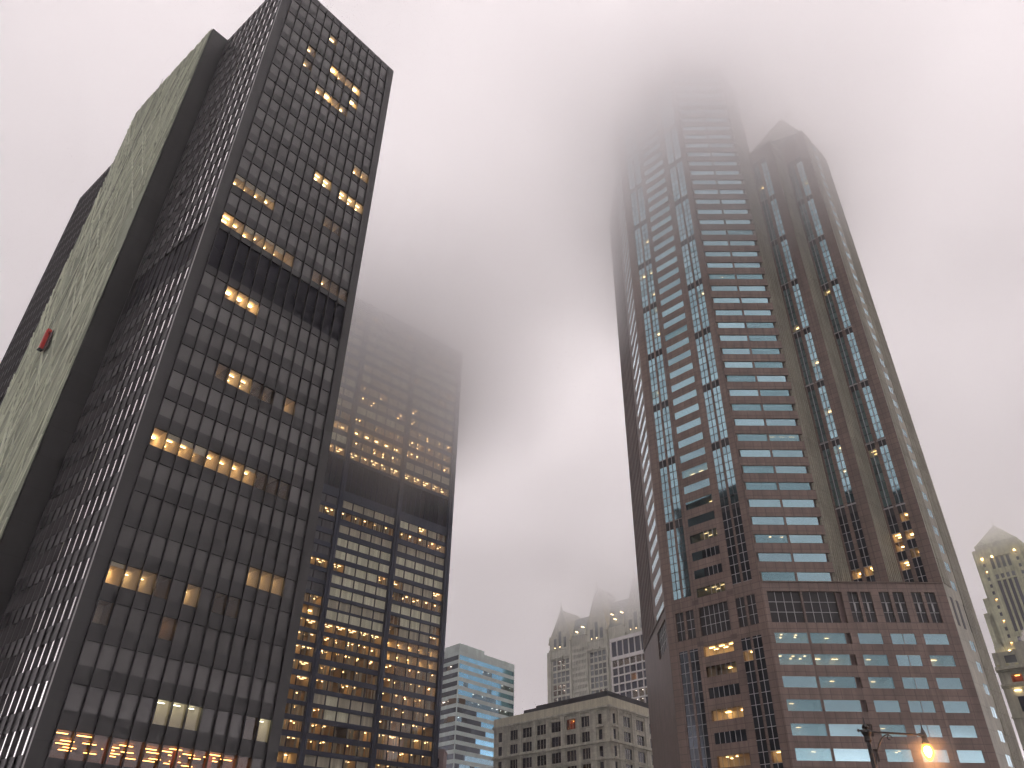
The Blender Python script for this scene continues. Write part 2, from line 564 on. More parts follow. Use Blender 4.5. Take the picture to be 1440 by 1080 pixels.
    for r, t in enumerate(tops):
        for c in range(13):
            ua, ub = m0 + bay * c + 0.05, m0 + bay * (c + 1) - 0.05
            za, zb = t - hgt, t
            key = fr.p((ua + ub) / 2, (za + zb) / 2)
            k = lit.get((r, c))
            p = MB()
            if k is None:
                rr = 0.62 + 0.2 * math.sin(r * 2.3) + (rng.random() - 0.5) * 0.25 - 0.45 * max(0.0, min(1.0, (r - 21) / 4)) + (0.35 if r == 21 else 0)  # lower rows toned darker, standing in for dim street reflections
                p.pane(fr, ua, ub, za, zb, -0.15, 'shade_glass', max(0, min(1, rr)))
            else:
                p.pane(fr, ua, ub, za, zb, -0.15, 'clear_glass')
                a2, b2 = ua - 0.03, ub + 0.03
                if k == 'glow':
                    room(shell, lamps, fr, a2, b2, za, zb, -0.2, 5.0, kind='glow', lampm='lamp_warm')
                elif k == 'bright':
                    room(shell, lamps, fr, a2, b2, za, zb, -0.2, 6.0, kind='deep', lampm='lamp_warm')
                elif k == 'warm':
                    room(shell, lamps, fr, a2, b2, za, zb, -0.2, 5.0, kind='spot', lampm='lamp_warm')
                elif k == 'dim':
                    room(shell, lamps, fr, a2, b2, za, zb, -0.2, 5.0, wallm='room_dark', kind='spot', lampm='lamp_soft', dens=0.6)
                elif k == 'strip':
                    room(shell, lamps, fr, a2, b2, za, zb, -0.2, 4.5, wallm='room_wall', kind='deep', lampm='lamp_soft')
                elif k == 'spot':
                    room(shell, lamps, fr, a2, b2, za, zb, -0.2, 3.0, wallm='room_dark', kind='spot', lampm='lamp_warm', ceil='room_dark')
                elif k == 'green':
                    room(shell, lamps, fr, a2, b2, za, zb, -0.2, 3.2, kind='strips', lampm='lamp_pale')
                elif c == 0:
                    room(shell, lamps, fr, m0, m0 + 12 * bay, za, zb, -0.2, 13.0, wallm='room_brown', kind='hall', lampm='lamp_orange', ceil='room_brown', dens=1.0)
                    for pu in (m0 + 3.3 * bay, m0 + 7.4 * bay, m0 + 9.6 * bay):
                        shell.box(fr, pu, pu + 0.7, za, zb + 0.1, -2.6, -2.0, 'wood_red')
                if k in ('glow', 'warm', 'bright') and rng.random() < 0.5:       # roller shade part way down
                    f = rng.choice((0.2, 0.3, 0.45))
                    p.pane(fr, ua, ub, zb - (zb - za) * f, zb, -0.19, 'curtain')
            wins.append((p, None, key, 1.0))
    place_windows(root, wins)
    # windows of the side walls
    g = MB()
    for r, t in enumerate(tops):
        for cs in (scols_n, scols_f):
            for (ua, ub, _) in cs:
                g.pane(sd, ua + 0.06, ub - 0.06, t - hgt, t, -0.075, 'side_glass')
    o = g.build('side_windows', root)
    o['kind'] = 'stuff'
    for uu in (L - 4.5, L - 6.6):
        room(shell, lamps, sd, uu, uu + 1.9, 27.9, 30.6, -0.2, 3.0, kind='glow')
    o = shell.build('office_interiors', root)
    o['kind'] = 'stuff'
    o = lamps.build('ceiling_lights', root)
    o['kind'] = 'stuff'
    # green netting over the core's outer face: rippled sheet with taut folds and ropes
    net = MB()
    nu, nz = 26, 96
    d0 = 3.9

    def off(i, j):
        return 0.05 * math.sin(i * 1.3 + j * 0.35) + 0.05 * math.sin(j * 0.9 - i * 0.6) + 0.03 * math.sin(j * 0.27 + i * 2.1)
    for i in range(nu):
        for j in range(nz):
            q = []
            for a, b2 in ((i, j), (i + 1, j), (i + 1, j + 1), (i, j + 1)):
                e = 0 if a in (0, nu) else 1
                q.append(sd.p(u_core0 + (u_core1 - u_core0) * a / nu, 0.5 + (H - 0.2) * b2 / nz, d0 + off(a, b2) * e))
            net.poly(q, 'netting', 0.5 + 0.5 * math.sin(i * 0.9 + j * 0.5) * math.sin(j * 0.21 + 1))
    net.build('netting', root, smooth=True)
    rp = MB()
    r2 = random.Random(21)
    for i in range(300):
        u0 = r2.uniform(u_core0 + 1.2, u_core1 - 1.2)
        z0 = r2.uniform(4, H - 3)
        fam = r2.random()
        if fam < 0.45:
            du, ln = -r2.uniform(0.25, 0.6), r2.uniform(14, 40)
        elif fam < 0.85:
            du, ln = r2.uniform(0.05, 0.3), r2.uniform(14, 50)
        else:
            du, ln = r2.uniform(-0.15, 0.1), r2.uniform(8, 26)
        w = r2.choice((0.05, 0.07, 0.09, 0.12, 0.2))
        a = (u0, z0)
        b2 = (u0 + du * ln, z0 + ln * math.sqrt(max(0.1, 1 - du * du)))
        tt = 1.0
        for lim in (u_core0 + 0.35, u_core1 - 0.35):
            if (b2[0] - lim) * (a[0] - lim) < 0:
                tt = min(tt, (lim - a[0]) / (b2[0] - a[0]))
        if b2[1] > H:
            tt = min(tt, (H - a[1]) / (b2[1] - a[1]))
        b2 = (a[0] + (b2[0] - a[0]) * tt, a[1] + (b2[1] - a[1]) * tt)
        dx, dz = b2[0] - a[0], b2[1] - a[1]
        ll = math.hypot(dx, dz)
        if ll < 2:
            continue
        nx, nz2 = -dz / ll * w, dx / ll * w
        dd = d0 + 0.24
        rr = r2.random()
        rp.poly([sd.p(a[0] + nx, a[1] + nz2, dd - 0.16), sd.p(a[0], a[1], dd), sd.p(b2[0], b2[1], dd), sd.p(b2[0] + nx, b2[1] + nz2, dd - 0.16)], 'netting_fold', rr)
        rp.poly([sd.p(a[0], a[1], dd), sd.p(a[0] - nx, a[1] - nz2, dd - 0.16), sd.p(b2[0] - nx, b2[1] - nz2, dd - 0.16), sd.p(b2[0], b2[1], dd)], 'netting_fold', rr)
    o = rp.build('netting_folds', root)
    o['kind'] = 'stuff'
    # red suspended cradle in front of the netting
    cu = L - 45.0
    base = sd.p(cu, 84.3, 4.6)
    cr = thing('work_cradle', 'small red work cradle hanging against the green netted flank', 'work cradle', base)
    k = MB()
    k.box(sd, cu - 0.45, cu + 0.45, 83.9, 88.3, 4.35, 5.0, 'cradle_red').build('cage', cr)
    k = MB()
    k.box(sd, cu + 0.46, cu + 2.2, 83.4, 87.3, 4.3, 4.42, 'dark_frame').build('side_screen', cr)
    MB().box(sd, cu - 0.5, cu + 0.3, 83.6, 83.88, 4.3, 5.1, 'dark_frame').build('floor', cr)
    MB().box(sd, cu - 0.04, cu + 0.04, 88.32, H, 4.5, 4.56, 'dark_frame').build('rope', cr)
    MB().box(sd, cu + 0.42, cu + 1.1, 87.35, 87.9, 4.36, 4.8, 'cradle_red').build('bracket', cr)


build_near_tower()


# ------------------------------------------------------------------ second dark tower behind it
def build_far_tower():
    S = 2.45
    e = Frame(-8.192 * S, 99.664 * S, 48.0, S)
    W = 26.9
    fr = e.shift(-W, 0)                                          # u from the left end; right edge at W
    H = 75.0
    root = thing('office_tower', 'dark steel office tower with curtained windows in wide bays, its top dissolving in fog', 'skyscraper', (*fr.xy(0), 0))
    low = [43.1, 41.55, 39.8, 38.1, 36.5, 34.9, 33.4, 31.9, 30.45, 29.15, 27.65, 26.15, 24.65, 23.05, 21.45, 19.95, 18.5, 16.95, 15.35, 13.85, 12.3, 10.8, 9.3]
    high = [50.15 + 1.78 * i for i in range(14)]
    hg = 1.02
    edges = [(W - 8.65, W - 0.72), (W - 17.42, W - 9.35), (W - 26.15, W - 18.12)]
    ops = [(t - hg, t) for t in low] + [(t - hg - 0.12, t) for t in high] + [(44.35, 48.6)]
    wl = MB()
    cols = sorted([(a, b, ops) for a, b in edges])
    wall(wl, fr, 0, W, 0, H, cols, 'bluish_metal', t=0.2)
    wl.box(fr, W - 0.2, W - 0.002, 0.01, H - 0.01, -15, -0.21, 'bluish_metal')
    wl.box(fr, 0.002, 0.2, 0.01, H - 0.01, -15, -0.21, 'bluish_metal')
    wl.box(fr, 0.01, W - 0.01, 0.01, H - 0.02, -15.2, -15.0, 'bluish_metal')
    wl.box(fr, 0.2, W - 0.2, 0.02, H - 0.3, -14.9, -3.2, 'louver_dark')
    wl.box(fr, 0.1, W - 0.1, H - 0.2, H - 0.01, -15, -0.1, 'roof_dark')
    wl.build('wall', root)
    for u0, u1 in ((W - 0.70, W - 0.02), (W - 9.33, W - 8.67), (W - 18.1, W - 17.44), (0.02, 0.7)):
        MB().box(fr, u0, u1, 0.5, H - 0.1, 0.0015, 0.28, 'bluish_metal').build('pillar', root)
        MB().box(fr, (u0 + u1) / 2 - 0.04, (u0 + u1) / 2 + 0.04, 0.5, H - 0.1, 0.281, 0.36, 'bluish_metal').build('rib', root)
    b = MB()
    for a, c in edges:
        b.pane(fr, a, c, 44.35, 48.6, -0.15, 'louver_dark')
        for i in range(1, 10):
            b.box(fr, a + (c - a) * i / 10 - 0.02, a + (c - a) * i / 10 + 0.02, 44.35, 48.6, -0.16, -0.08, 'bluish_metal')
    b.build('mechanical_band', root)
    # c curtain, b bright curtain, d dark, D dots, s strips, o orange glow, m mixed ; order right, middle, left bay
    lows = ['mcd', 'DDs', 'ccd', 'bbd', 'bbd', 'mms', 'Dbd', 'bbd', 'mcD', 'mbo', 'oss', 'oDs', 'DDs', 'DDs', 'DDs', 'DmD', 'DmD', 'sDD', 'DDs', 'Dmo', 'omo', 'mmo', 'Dmm']
    highs = ['sss', 'cDb', 'Doo', 'DDD', 'Dbm', 'mmc', 'mmm', 'bmc', 'mmm', 'mmc', 'bcm', 'mbc', 'mcm', 'cmc']
    shell, lamps, wins = MB(), MB(), []
    for rows, pats in ((low, lows), (high, highs)):
        for t, pat in zip(rows, pats):
            h = hg if rows is low else hg + 0.12
            for bi, (a, c) in enumerate(edges):
                bw = (c - a) / 5
                for i in range(5):
                    k = pat[bi]
                    ua, ub = a + bw * i + 0.06, a + bw * (i + 1) - 0.06
                    if k == 'm':
                        k = rng.choice('cbcDsc') if rows is low else rng.choice('ccbDDc')
                    p, fm = MB(), MB()
                    z0, z1 = t - h, t
                    nn = 5
                    ww = (ub - ua) / nn
                    if k in 'cbd':
                        mt = {'c': 'curtain', 'b': 'curtain_bright', 'd': 'curtain_dark'}[k]
                        base = rng.uniform(0.2, 0.8)
                        for q in range(nn):
                            p.pane(fr, ua + ww * q, ua + ww * (q + 1), z0, z1, -0.12 - 0.012 * (q % 2), mt, min(1, max(0, base + rng.uniform(-0.5, 0.5))))
                    else:
                        p.pane(fr, ua, ub, z0, z1, -0.09, 'clear_glass')
                        cov = 0.62 if k == 'D' else 0.3
                        for q in range(nn):
                            if rng.random() < cov:
                                x = ua + ww * (q + rng.random() * 0.4)
                                p.pane(fr, x, x + ww * rng.uniform(0.35, 0.9), z0, z1, -0.12, 'curtain')
                        kd = {'D': 'dots', 's': 'strips', 'o': 'glow'}[k]
                        room(shell, lamps, fr, ua - 0.04, ub + 0.04, z0, z1, -0.14, 5.0, kind=kd, wallm='room_mid' if k in 'Ds' else 'room_wall',
                             lampm='lamp_warm' if k != 's' else 'lamp_soft', dens=0.75 if k == 'D' else 1.0, ceil='room_mid' if k in 'Ds' else 'room_ceiling')
                    fm.box(fr, ua - 0.06, ua, z0, z1, -0.1, -0.02, 'fin_metal')
                    fm.box(fr, ub, ub + 0.06, z0, z1, -0.1, -0.02, 'fin_metal')
                    wins.append((p, fm, fr.p((ua + ub) / 2, t - 0.5), 1.0))
    place_windows(root, wins)
    shell.build('office_interiors', root)['kind'] = 'stuff'
    lamps.build('ceiling_lights', root)['kind'] = 'stuff'


build_far_tower()


# ------------------------------------------------------------------ tall red granite tower (right)
def build_granite_tower():
    S = 1.588
    r2 = 1 / math.sqrt(2)
    C = Frame(40.667 * S, 91.357 * S, 91.5, S)                    # front plane, u=0 at the bay's right corner
    root = thing('granite_tower', 'tall red brown granite tower with blue window bands, its crown lost in cloud', 'skyscraper', (*C.xy(0), 0))
    B = C.shift(-9.34, 0)
    A = C.shift(-9.34 - 14.6 * r2, -14.6 * r2)
    F2 = Frame(*A.xy(0), 136.5, S)                                 # left chamfer, u 0..14.6
    F1 = A.shift(0, -32.6 + 10.32, 90)                             # left side, u from rear to A
    L1 = 22.3
    F7 = C.shift(12.96, 0, -45)                                    # right chamfer
    ZL = 34.7                                                      # ledge
    ZW = 129.0                                                     # top of the wings
    ZT = 141.0
    fl = 2.49
    up = [35.9 + 2.492 * k for k in range(42)]
    dn = [28.41, 25.93, 23.41, 20.87, 18.32, 15.8, 13.3, 10.8, 8.3, 5.8]
    wins = []
    shell, lamps = MB(), MB()
    wl = MB()
    GR = 'granite'

    def win(fr, ua, ub, za, zb, d, glass='teal_glass', rnd=None, cross=None, lit=None, frame='dark_frame', fw=0.035, depth=4.0, lampk='lamp_soft', litglass='clear_teal', wallm='room_wall'):
        p, fm = MB(), MB()
        if lit:
            p.pane(fr, ua, ub, za, zb, d, litglass)
            room(shell, lamps, fr, ua - 0.01, ub + 0.01, za, zb, d - 0.06, depth, kind=lit, lampm=lampk, wallm=wallm, dens=0.8)
        else:
            p.pane(fr, ua, ub, za, zb, d, glass, rnd)
        if cross:
            nx, zs = cross
            for i in range(1, nx):
                x = ua + (ub - ua) * i / nx
                fm.box(fr, x - fw, x + fw, za, zb, d + 0.003, d + 0.06, frame)
            for z in zs:
                fm.box(fr, ua, ub, z - fw, z + fw, d + 0.005, d + 0.05, frame)
        wins.append((p, fm if fm.f else None, fr.p((ua + ub) / 2, (za + zb) / 2), (ub - ua) * (zb - za)))

    # ---- front bay (upper): recessed ribbon windows between proud bands
    hcols = [(-9.08, -4.99), (-4.72, -0.62)]
    opsU = [(t - 1.17, t) for t in up]
    u0, u1 = -9.34, 0.0
    zc = ZL + 0.0
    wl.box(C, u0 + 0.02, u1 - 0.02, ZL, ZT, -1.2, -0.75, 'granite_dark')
    bands = MB()
    for t in up:
        za = t - 1.17
        bands.box(C, u0 - 0.12, u1 - 0.06, zc, za, -0.7, 0.09, GR, 0.5 + 0.3 * (rng.random() - 0.5))
        zc = t
    bands.box(C, u0 - 0.12, u1 - 0.06, zc, ZT, -0.7, 0.09, GR, 0.5)
    for t in up:
        bands.box(C, -4.99, -4.72, t - 1.17, t, -0.6, 0.05, GR)
    bands.build('spandrel_band', root)
    litF3 = {(10, 0): 'spot', (10, 1): 'spot', (11, 1): 'dots', (12, 0): 'spot', (13, 1): 'spot', (14, 1): 'glow', (15, 1): 'glow', (8, 1): 'strips', (8, 0): 'spot', (9, 1): None,
             (6, 0): 'glow', (5, 0): 'spot', (5, 1): 'spot', (2, 0): 'dots', (16, 1): 'spot', (0, 0): 'spot', (24, 1): 'spot', (20, 0): 'dots', (20, 1): 'dots'}
    for r, t in enumerate(up):
        for c, (a, b) in enumerate(hcols):
            win(C, a, b, t - 1.17, t, -0.03, lit=litF3.get((r, c)))
        # returns beside the ribbon, the notch shadow put into darker granite
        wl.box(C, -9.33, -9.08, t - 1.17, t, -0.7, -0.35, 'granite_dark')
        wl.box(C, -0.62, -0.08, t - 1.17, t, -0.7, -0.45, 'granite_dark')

    # ---- below the ledge: front wall to the right corner G
    GU = 12.96
    lowcols = [(-9.0 + 0.2, -4.93), (-4.6, -0.48), (-0.38, 0.2), (1.05, 3.85), (4.9, 7.75), (8.8, 11.55)]
    mech = [(0.95, 2.2), (2.55, 3.8), (4.8, 6.02), (6.45, 7.75), (8.72, 9.92), (10.33, 11.58)]
    zlow = [(t - 1.24, t) for t in dn]
    wall(wl, C, -9.34, GU, 0, 29.6, [(a, b, zlow) for a, b in lowcols], GR, t=0.45)
    wall(wl, C, -9.34, GU, 29.6, 33.5, [(-8.85, -4.83, [(29.63, 33.46)]), (-4.58, -0.55, [(29.63, 33.46)]), (-0.45, 0.25, [(29.63, 33.46)])] + [(a, b, [(29.75, 33.46)]) for a, b in mech], GR, t=0.45)
    wl.box(C, -9.336, GU - 0.003, 33.5, ZL, -0.45, 0.0, GR)
    wl.box(C, -9.4, GU, ZL - 0.12, ZL, 0.0, 0.16, GR)
    for z0 in [(t - 1.24, t) for t in dn] + [(29.63, 33.46)]:
        wl.box(C, -0.45, 0.25, z0[0], z0[1], -0.46, -0.44, 'granite_dark')
    # podium roof behind the ledge
    wl.box(C, 0.0, GU - 0.1, ZL - 0.4, ZL - 0.06, -6.4, -0.4, 'roof_dark')
    litlow = {(0, 0): 'dots', (0, 1): 'spot', (1, 0): 'dots', (1, 1): 'glow', (1, 3): 'spot', (1, 5): 'glow', (2, 1): 'spot', (2, 3): 'spot', (3, 0): 'spot', (4, 3): 'spot', (5, 0): 'spot', (5, 3): 'dots', (5, 4): 'spot', (4, 0): 'spot'}
    for r, t in enumerate(dn):
        for c, (a, b) in enumerate(lowcols):
            if c == 2:
                continue
            win(C, a, b, t - 1.24, t, -0.05, lit=litlow.get((r, c)), cross=(2, []) if c == 4 else None, fw=0.02, frame='white_mullion')
    for a, b in ((-8.85, -4.83), (-4.58, -0.55)):
        win(C, a, b, 29.63, 33.46, -0.3, glass='grille_dark', cross=(4, [30.95, 32.2]), frame='white_mullion', fw=0.035)
    for a, b in mech:
        win(C, a, b, 29.75, 33.46, -0.25, glass='grille_dark', cross=(2, [31.0, 32.2]), frame='white_mullion', fw=0.03)
        wl.box(C, (a + b) / 2 - 0.1, (a + b) / 2 + 0.1, 31.1, 32.1, -0.18, -0.1, 'white_mullion')

    # ---- left chamfer F2
    strips = [(1.5, 2.75), (3.1, 4.35), (10.65, 11.9), (12.23, 13.43)]
    mid = (5.2, 9.5)
    marks = [44.6 + 10 * k for k in range(9)]

    def strip_ops(z0, z1):
        return [(z0, z1)]
    f2u = [(s[0], s[1], [(35.2, ZT - 3)]) for s in strips]
    f2u.insert(2, (mid[0], mid[1], [(t - 1.17, t) for t in up]))
    wall(wl, F2, 0, 14.6, ZL, ZT, f2u, GR, t=0.45)
    f2m = [(s[0], s[1], [(29.75, 33.4)]) for s in strips]
    f2m.insert(2, (mid[0], mid[1], [(29.75, 33.4)]))
    wall(wl, F2, 0, 14.6, 28.9, ZL, f2m, GR, t=0.45)
    f2l = [(s[0], s[1], [(2.0, 28.4)]) for s in strips]
    f2l.insert(2, (mid[0], mid[1], zlow))
    wall(wl, F2, 0, 14.6, 0, 28.9, f2l, GR, t=0.45)
    litF2 = {7: 'strips', 3: 'dots', 0: 'strips', 17: 'spot', 5: 'spot'}
    for r, t in enumerate(up):
        if r < 4:                                # part of the ribbon: reflected dark tower put into the glass colour, close mullions
            win(F2, mid[0], mid[0] + 1.6, t - 1.17, t, -0.05, lit='dots' if r in (0, 3) else None)
            win(F2, mid[0] + 1.6, mid[1], t - 1.17, t, -0.05, glass='teal_glass_dark', cross=(4, []), frame='white_mullion', fw=0.025, lit='strips' if r in (0, 3) else None)
        else:
            win(F2, mid[0], mid[1], t - 1.17, t, -0.05, lit=litF2.get(r))
    for r, t in enumerate(dn):
        win(F2, mid[0], mid[1], t - 1.24, t, -0.05, glass='teal_glass_dark', cross=(6, []), frame='white_mullion', fw=0.025, lit={0: 'strips', 3: 'glow', 5: 'dots', 1: 'spot'}.get(r), lampk='lamp_warm', litglass='clear_glass')
    win(F2, mid[0], mid[1], 29.75, 33.4, -0.2, glass='grille_dark', cross=(6, [31.0, 32.2]), frame='white_mullion', fw=0.03)
    for a, b in strips:
        win(F2, a, b, 29.75, 33.4, -0.2, glass='grille_dark', cross=(2, [31.0, 32.2]), frame='white_mullion', fw=0.03)
    for k in ((4.5, 28.55), (9.4, 28.55), (4.5, 33.9), (9.8, 34.0)):
        MB().box(F2, k[0] - 0.1, k[0] + 0.8, k[1], k[1] + 0.6, 0.002, 0.02, 'granite_dark').build('square_plaque', root)

    def strip(fr, a, b, z0, z1, left, glass='teal_glass', frame='dark_frame', marks=marks, litp=0.03, d=-0.06):
        """a tall glazed slot, one window per storey, with a dark louvred panel every fourth storey"""
        z = z0
        t = z0 + fl / 2
        k = 0
        while z < z1 - 0.01:
            zn = min(z + fl / 2, z1)
            mk = any(m - 0.05 <= (z + zn) / 2 <= m + 1.25 for m in marks) if marks else False
            if mk:
                win(fr, a, b, z, zn, d, glass='grille_dark', cross=(2, [zn - 0.03]), frame='white_mullion', fw=0.03)
            else:
                l = None
                if rng.random() < litp:
                    l = rng.choice(('dots', 'glow', 'strips'))
                win(fr, a, b, z, zn, d, glass=glass, cross=(2, [z + 0.02]), frame=frame, fw=0.03, lit=l, litglass='clear_teal' if glass == 'teal_glass' else 'clear_glass', lampk='lamp_warm')
            z = zn
            k += 1
    for i, (a, b) in enumerate(strips):
        if i < 2:
            strip(F2, a, b, 35.2, ZT - 3, True, litp=0.05)
            strip(F2, a, b, 2.0, 28.4, True, glass='teal_glass_dark', frame='white_mullion', marks=None, litp=0.06)
        else:
            strip(F2, a, b, 35.2, 45.9, False, glass='teal_glass_dark', frame='white_mullion', marks=[44.6], litp=0.1)  # reflection of the near dark tower put into the lower glass
            strip(F2, a, b, 45.9, ZT - 3, False, litp=0.02)
            strip(F2, a, b, 2.0, 28.4, False, glass='teal_glass_dark', frame='white_mullion', marks=None, litp=0.10)

    # ---- left side F1 (seen at a grazing angle): ribbon windows, then notched rear part
    f1c = [(L1 - 9.3, L1 - 8.2, []), (L1 - 8.2, L1 - 0.9, [(t - 1.3, t) for t in up])]
    wall(wl, F1, L1 - 9.3, L1, ZL, ZT, f1c, GR, t=0.4)
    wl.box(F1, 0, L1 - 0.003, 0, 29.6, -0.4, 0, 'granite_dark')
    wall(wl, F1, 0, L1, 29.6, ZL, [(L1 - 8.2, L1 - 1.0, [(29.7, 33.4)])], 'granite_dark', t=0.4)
    wl.box(F1, 0, L1, ZL - 0.12, ZL, 0.0, 0.14, GR)
    for t in up:
        win(F1, L1 - 8.2, L1 - 0.9, t - 1.3, t, -0.05, glass='teal_glass')
    win(F1, L1 - 8.2, L1 - 1.0, 29.7, 33.4, -0.2, glass='grille_dark', cross=(5, [31, 32.2]), frame='white_mullion', fw=0.03)
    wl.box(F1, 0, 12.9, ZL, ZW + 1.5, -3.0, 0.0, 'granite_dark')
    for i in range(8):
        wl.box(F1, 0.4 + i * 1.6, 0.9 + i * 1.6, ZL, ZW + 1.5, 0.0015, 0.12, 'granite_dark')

    # ---- notched right wing above the ledge: C-D-E-F-G
    Dn = C.shift(0, 0, -45)                       # C->D, runs back to the right
    lg = 6.48 * r2
    DE = Dn.shift(lg, 0, 90)                      # D->E comes forward again
    EF = C.shift(6.48, 0, -45)
    FG = EF.shift(lg, 0, 90)
    for fr in (Dn, EF):
        wl.box(fr, 0.003, lg, ZL, ZW - 10 if fr is EF else ZT - 8, -0.4, 0, 'granite_grey')
        for i in range(7):
            x = 0.18 + i * 0.62
            wl.box(fr, x, x + 0.2, ZL + 0.01, ZW - 10.5, 0.0015, 0.14, 'granite_grey')
        for i in range(6):
            x = 0.44 + i * 0.62
            wl.box(fr, x, x + 0.09, ZL + 0.01, ZW - 10.5, 0.0015, 0.05, 'granite_dark')
        for m in [44.6 + 10 * k for k in range(9)]:
            wl.box(fr, 0.9, 3.6, m + 1.2, m + 1.32, 0.145, 0.2, 'granite_grey')
    ss = [(lg - 4.3, lg - 3.2), (lg - 2.68, lg - 1.62)]
    for fr in (DE, FG):
        zt2 = ZW - 10 if fr is DE else ZW - 7
        wall(wl, fr, 0, lg, ZL, zt2, [(a, b, [(ZL + 0.1, ZW - 13)]) for a, b in ss], GR, t=0.4, pier_mat=GR)
        for a, b in ss:
            strip(fr, a, b, ZL + 0.1, 46.2, True, glass='teal_glass_dark', frame='white_mullion', marks=[44.6], litp=0.16)
            strip(fr, a, b, 46.2, ZW - 13, True, litp=0.04, d=-0.1)
            wl.box(fr, (a + b) / 2 - 0.03, (a + b) / 2 + 0.03, ZL + 0.1, ZW - 13, -0.04, 0.06, 'white_mullion')
            for m in [44.6 + 10 * k for k in range(8)]:
                wl.box(fr, a - 0.12, b + 0.12, m + 1.22, m + 1.36, -0.02, 0.07, 'white_mullion')

    # ---- right chamfer F7: ribs and small paired windows
    L7 = 9.3
    wall(wl, F7, 0, L7, 0, ZW - 7, [(3.25, 4.75, [(t - 1.2, t) for t in up[:-7]] + [(t - 1.2, t) for t in dn])], 'granite_grey', t=0.4)
    for t in up[:-7] + dn:
        win(F7, 3.25, 3.92, t - 1.2, t, -0.02, glass='teal_glass')
        win(F7, 4.05, 4.75, t - 1.2, t, -0.02, glass='teal_glass')
    for x in (0.5, 0.95, 1.4, 1.85, 2.3, 5.5, 6.0, 6.6, 7.2, 7.8, 8.4, 8.9):
        wl.box(F7, x, x + 0.22, 0.01 if x > 5 else ZL, ZW - 7.5, 0.0015, 0.12, 'granite_grey')
    for x in (1.0, 2.9, 5.3, 7.2):
        wl.box(F7, x, x + 0.75, 29.7, 33.2, 0.002, 0.03, 'grille_dark')
    wl.build('wall', root)

    # ---- hidden back walls, inner mass, wing top with its stepped pinnacle, main crown
    def xy(x, y):
        return C.xy(x, -y)
    ms = MB()
    m1 = [xy(-9.34, 0.8), xy(-0.1, 0.8), xy(0.3, 5.6), xy(6.5, 5.6), xy(12.2, 5.6), xy(18.5, 7.5), xy(18.5, 26), xy(9, 36), xy(-10, 36), xy(-19.3, 32.5), xy(-19.3, 10.8)]
    ms.prism([xy(-9.0, 3.4), xy(0.2, 3.4), xy(6.0, 5.2), xy(12.6, 5.2), xy(16.6, 8.2), xy(17.0, 26), xy(9, 34), xy(-10, 34), xy(-16.4, 30), xy(-16.4, 12.5)], 0.1, ZL - 0.5, 'louver_dark')
    ms.prism([xy(-8.6, 3.4), xy(-0.6, 3.4), xy(0.8, 5.6), xy(12.2, 5.6), xy(16.6, 8.2), xy(17.0, 26), xy(9, 34), xy(-10, 34), xy(-16.4, 30), xy(-16.4, 12.5)], ZL - 0.3, EYE + (ZW - 9) * S, 'louver_dark')
    ms.prism([xy(GU + 6.5, 6.7), xy(19.4, 28), xy(9, 37), xy(-10, 37), xy(-19.5, 32.7), xy(-19.2, 32.2), xy(-9.9, 36.4), xy(8.9, 36.4), xy(18.9, 27.7), xy(18.9, 6.9)], 0.2, EYE + (ZW - 8) * S, 'granite')
    ms.build('rear_wall', root)
    tp = MB()
    z = lambda q: EYE + (q - 1.7) * S
    tp.prism([xy(0.2, 4.8), xy(6.48, 0.2), xy(12.9, 0.2), xy(19.3, 6.7), xy(19.3, 12), xy(0.2, 12)][0:0] or [xy(4.6, 4.9), xy(6.48, 3.0), xy(11.0, 4.7), xy(12.96, 0.1), xy(19.4, 6.6), xy(19.4, 14), xy(4.6, 14)], z(ZW - 8.2), z(ZW - 7.2), 'granite_grey')
    tp.prism([xy(4.7, 5.0), xy(6.48, 3.1), xy(12.9, 0.35), xy(19.2, 6.8), xy(19.2, 13.8), xy(4.7, 13.8)], z(ZW - 7.2), z(ZW + 1.8), 'granite_grey', taper=[xy(11.4, 4.8), xy(11.6, 4.4), xy(12.0, 4.2), xy(12.4, 4.8), xy(12.4, 5.4), xy(11.4, 5.4)])
    tp.build('wing_roof', root)
    cr = MB()
    cr.prism([xy(-9.34, 0.5), xy(-0.1, 0.5), xy(4.4, 4.9), xy(6.0, 12), xy(6.0, 26), xy(-8, 33), xy(-17, 28), xy(-19.2, 19.5), xy(-19.2, 10.6)], z(ZW - 8), z(ZT), 'granite')
    cr.prism([xy(-8.4, 3), xy(-1, 3), xy(2.5, 8), xy(2.5, 20), xy(-8, 27), xy(-15.5, 18), xy(-15.5, 11)], z(ZT), z(ZT + 9), 'granite')
    cr.build('crown', root)
    place_windows(root, wins)
    shell.build('office_interiors', root)['kind'] = 'stuff'
    lamps.build('ceiling_lights', root)['kind'] = 'stuff'


build_granite_tower()


# ------------------------------------------------------------------ blue banded office block
def lit_lamps(lamps, fr, ua, ub, z, d, n, w=0.5, l=0.3, mat='lamp_white'):
    for i in range(n):
        u = ua + (ub - ua) * (i + 0.25 + 0.5 * rng.random()) / n
        lamps.box(fr, u - w / 2, u + w / 2, z - 0.06, z, d - l / 2, d + l / 2, mat)


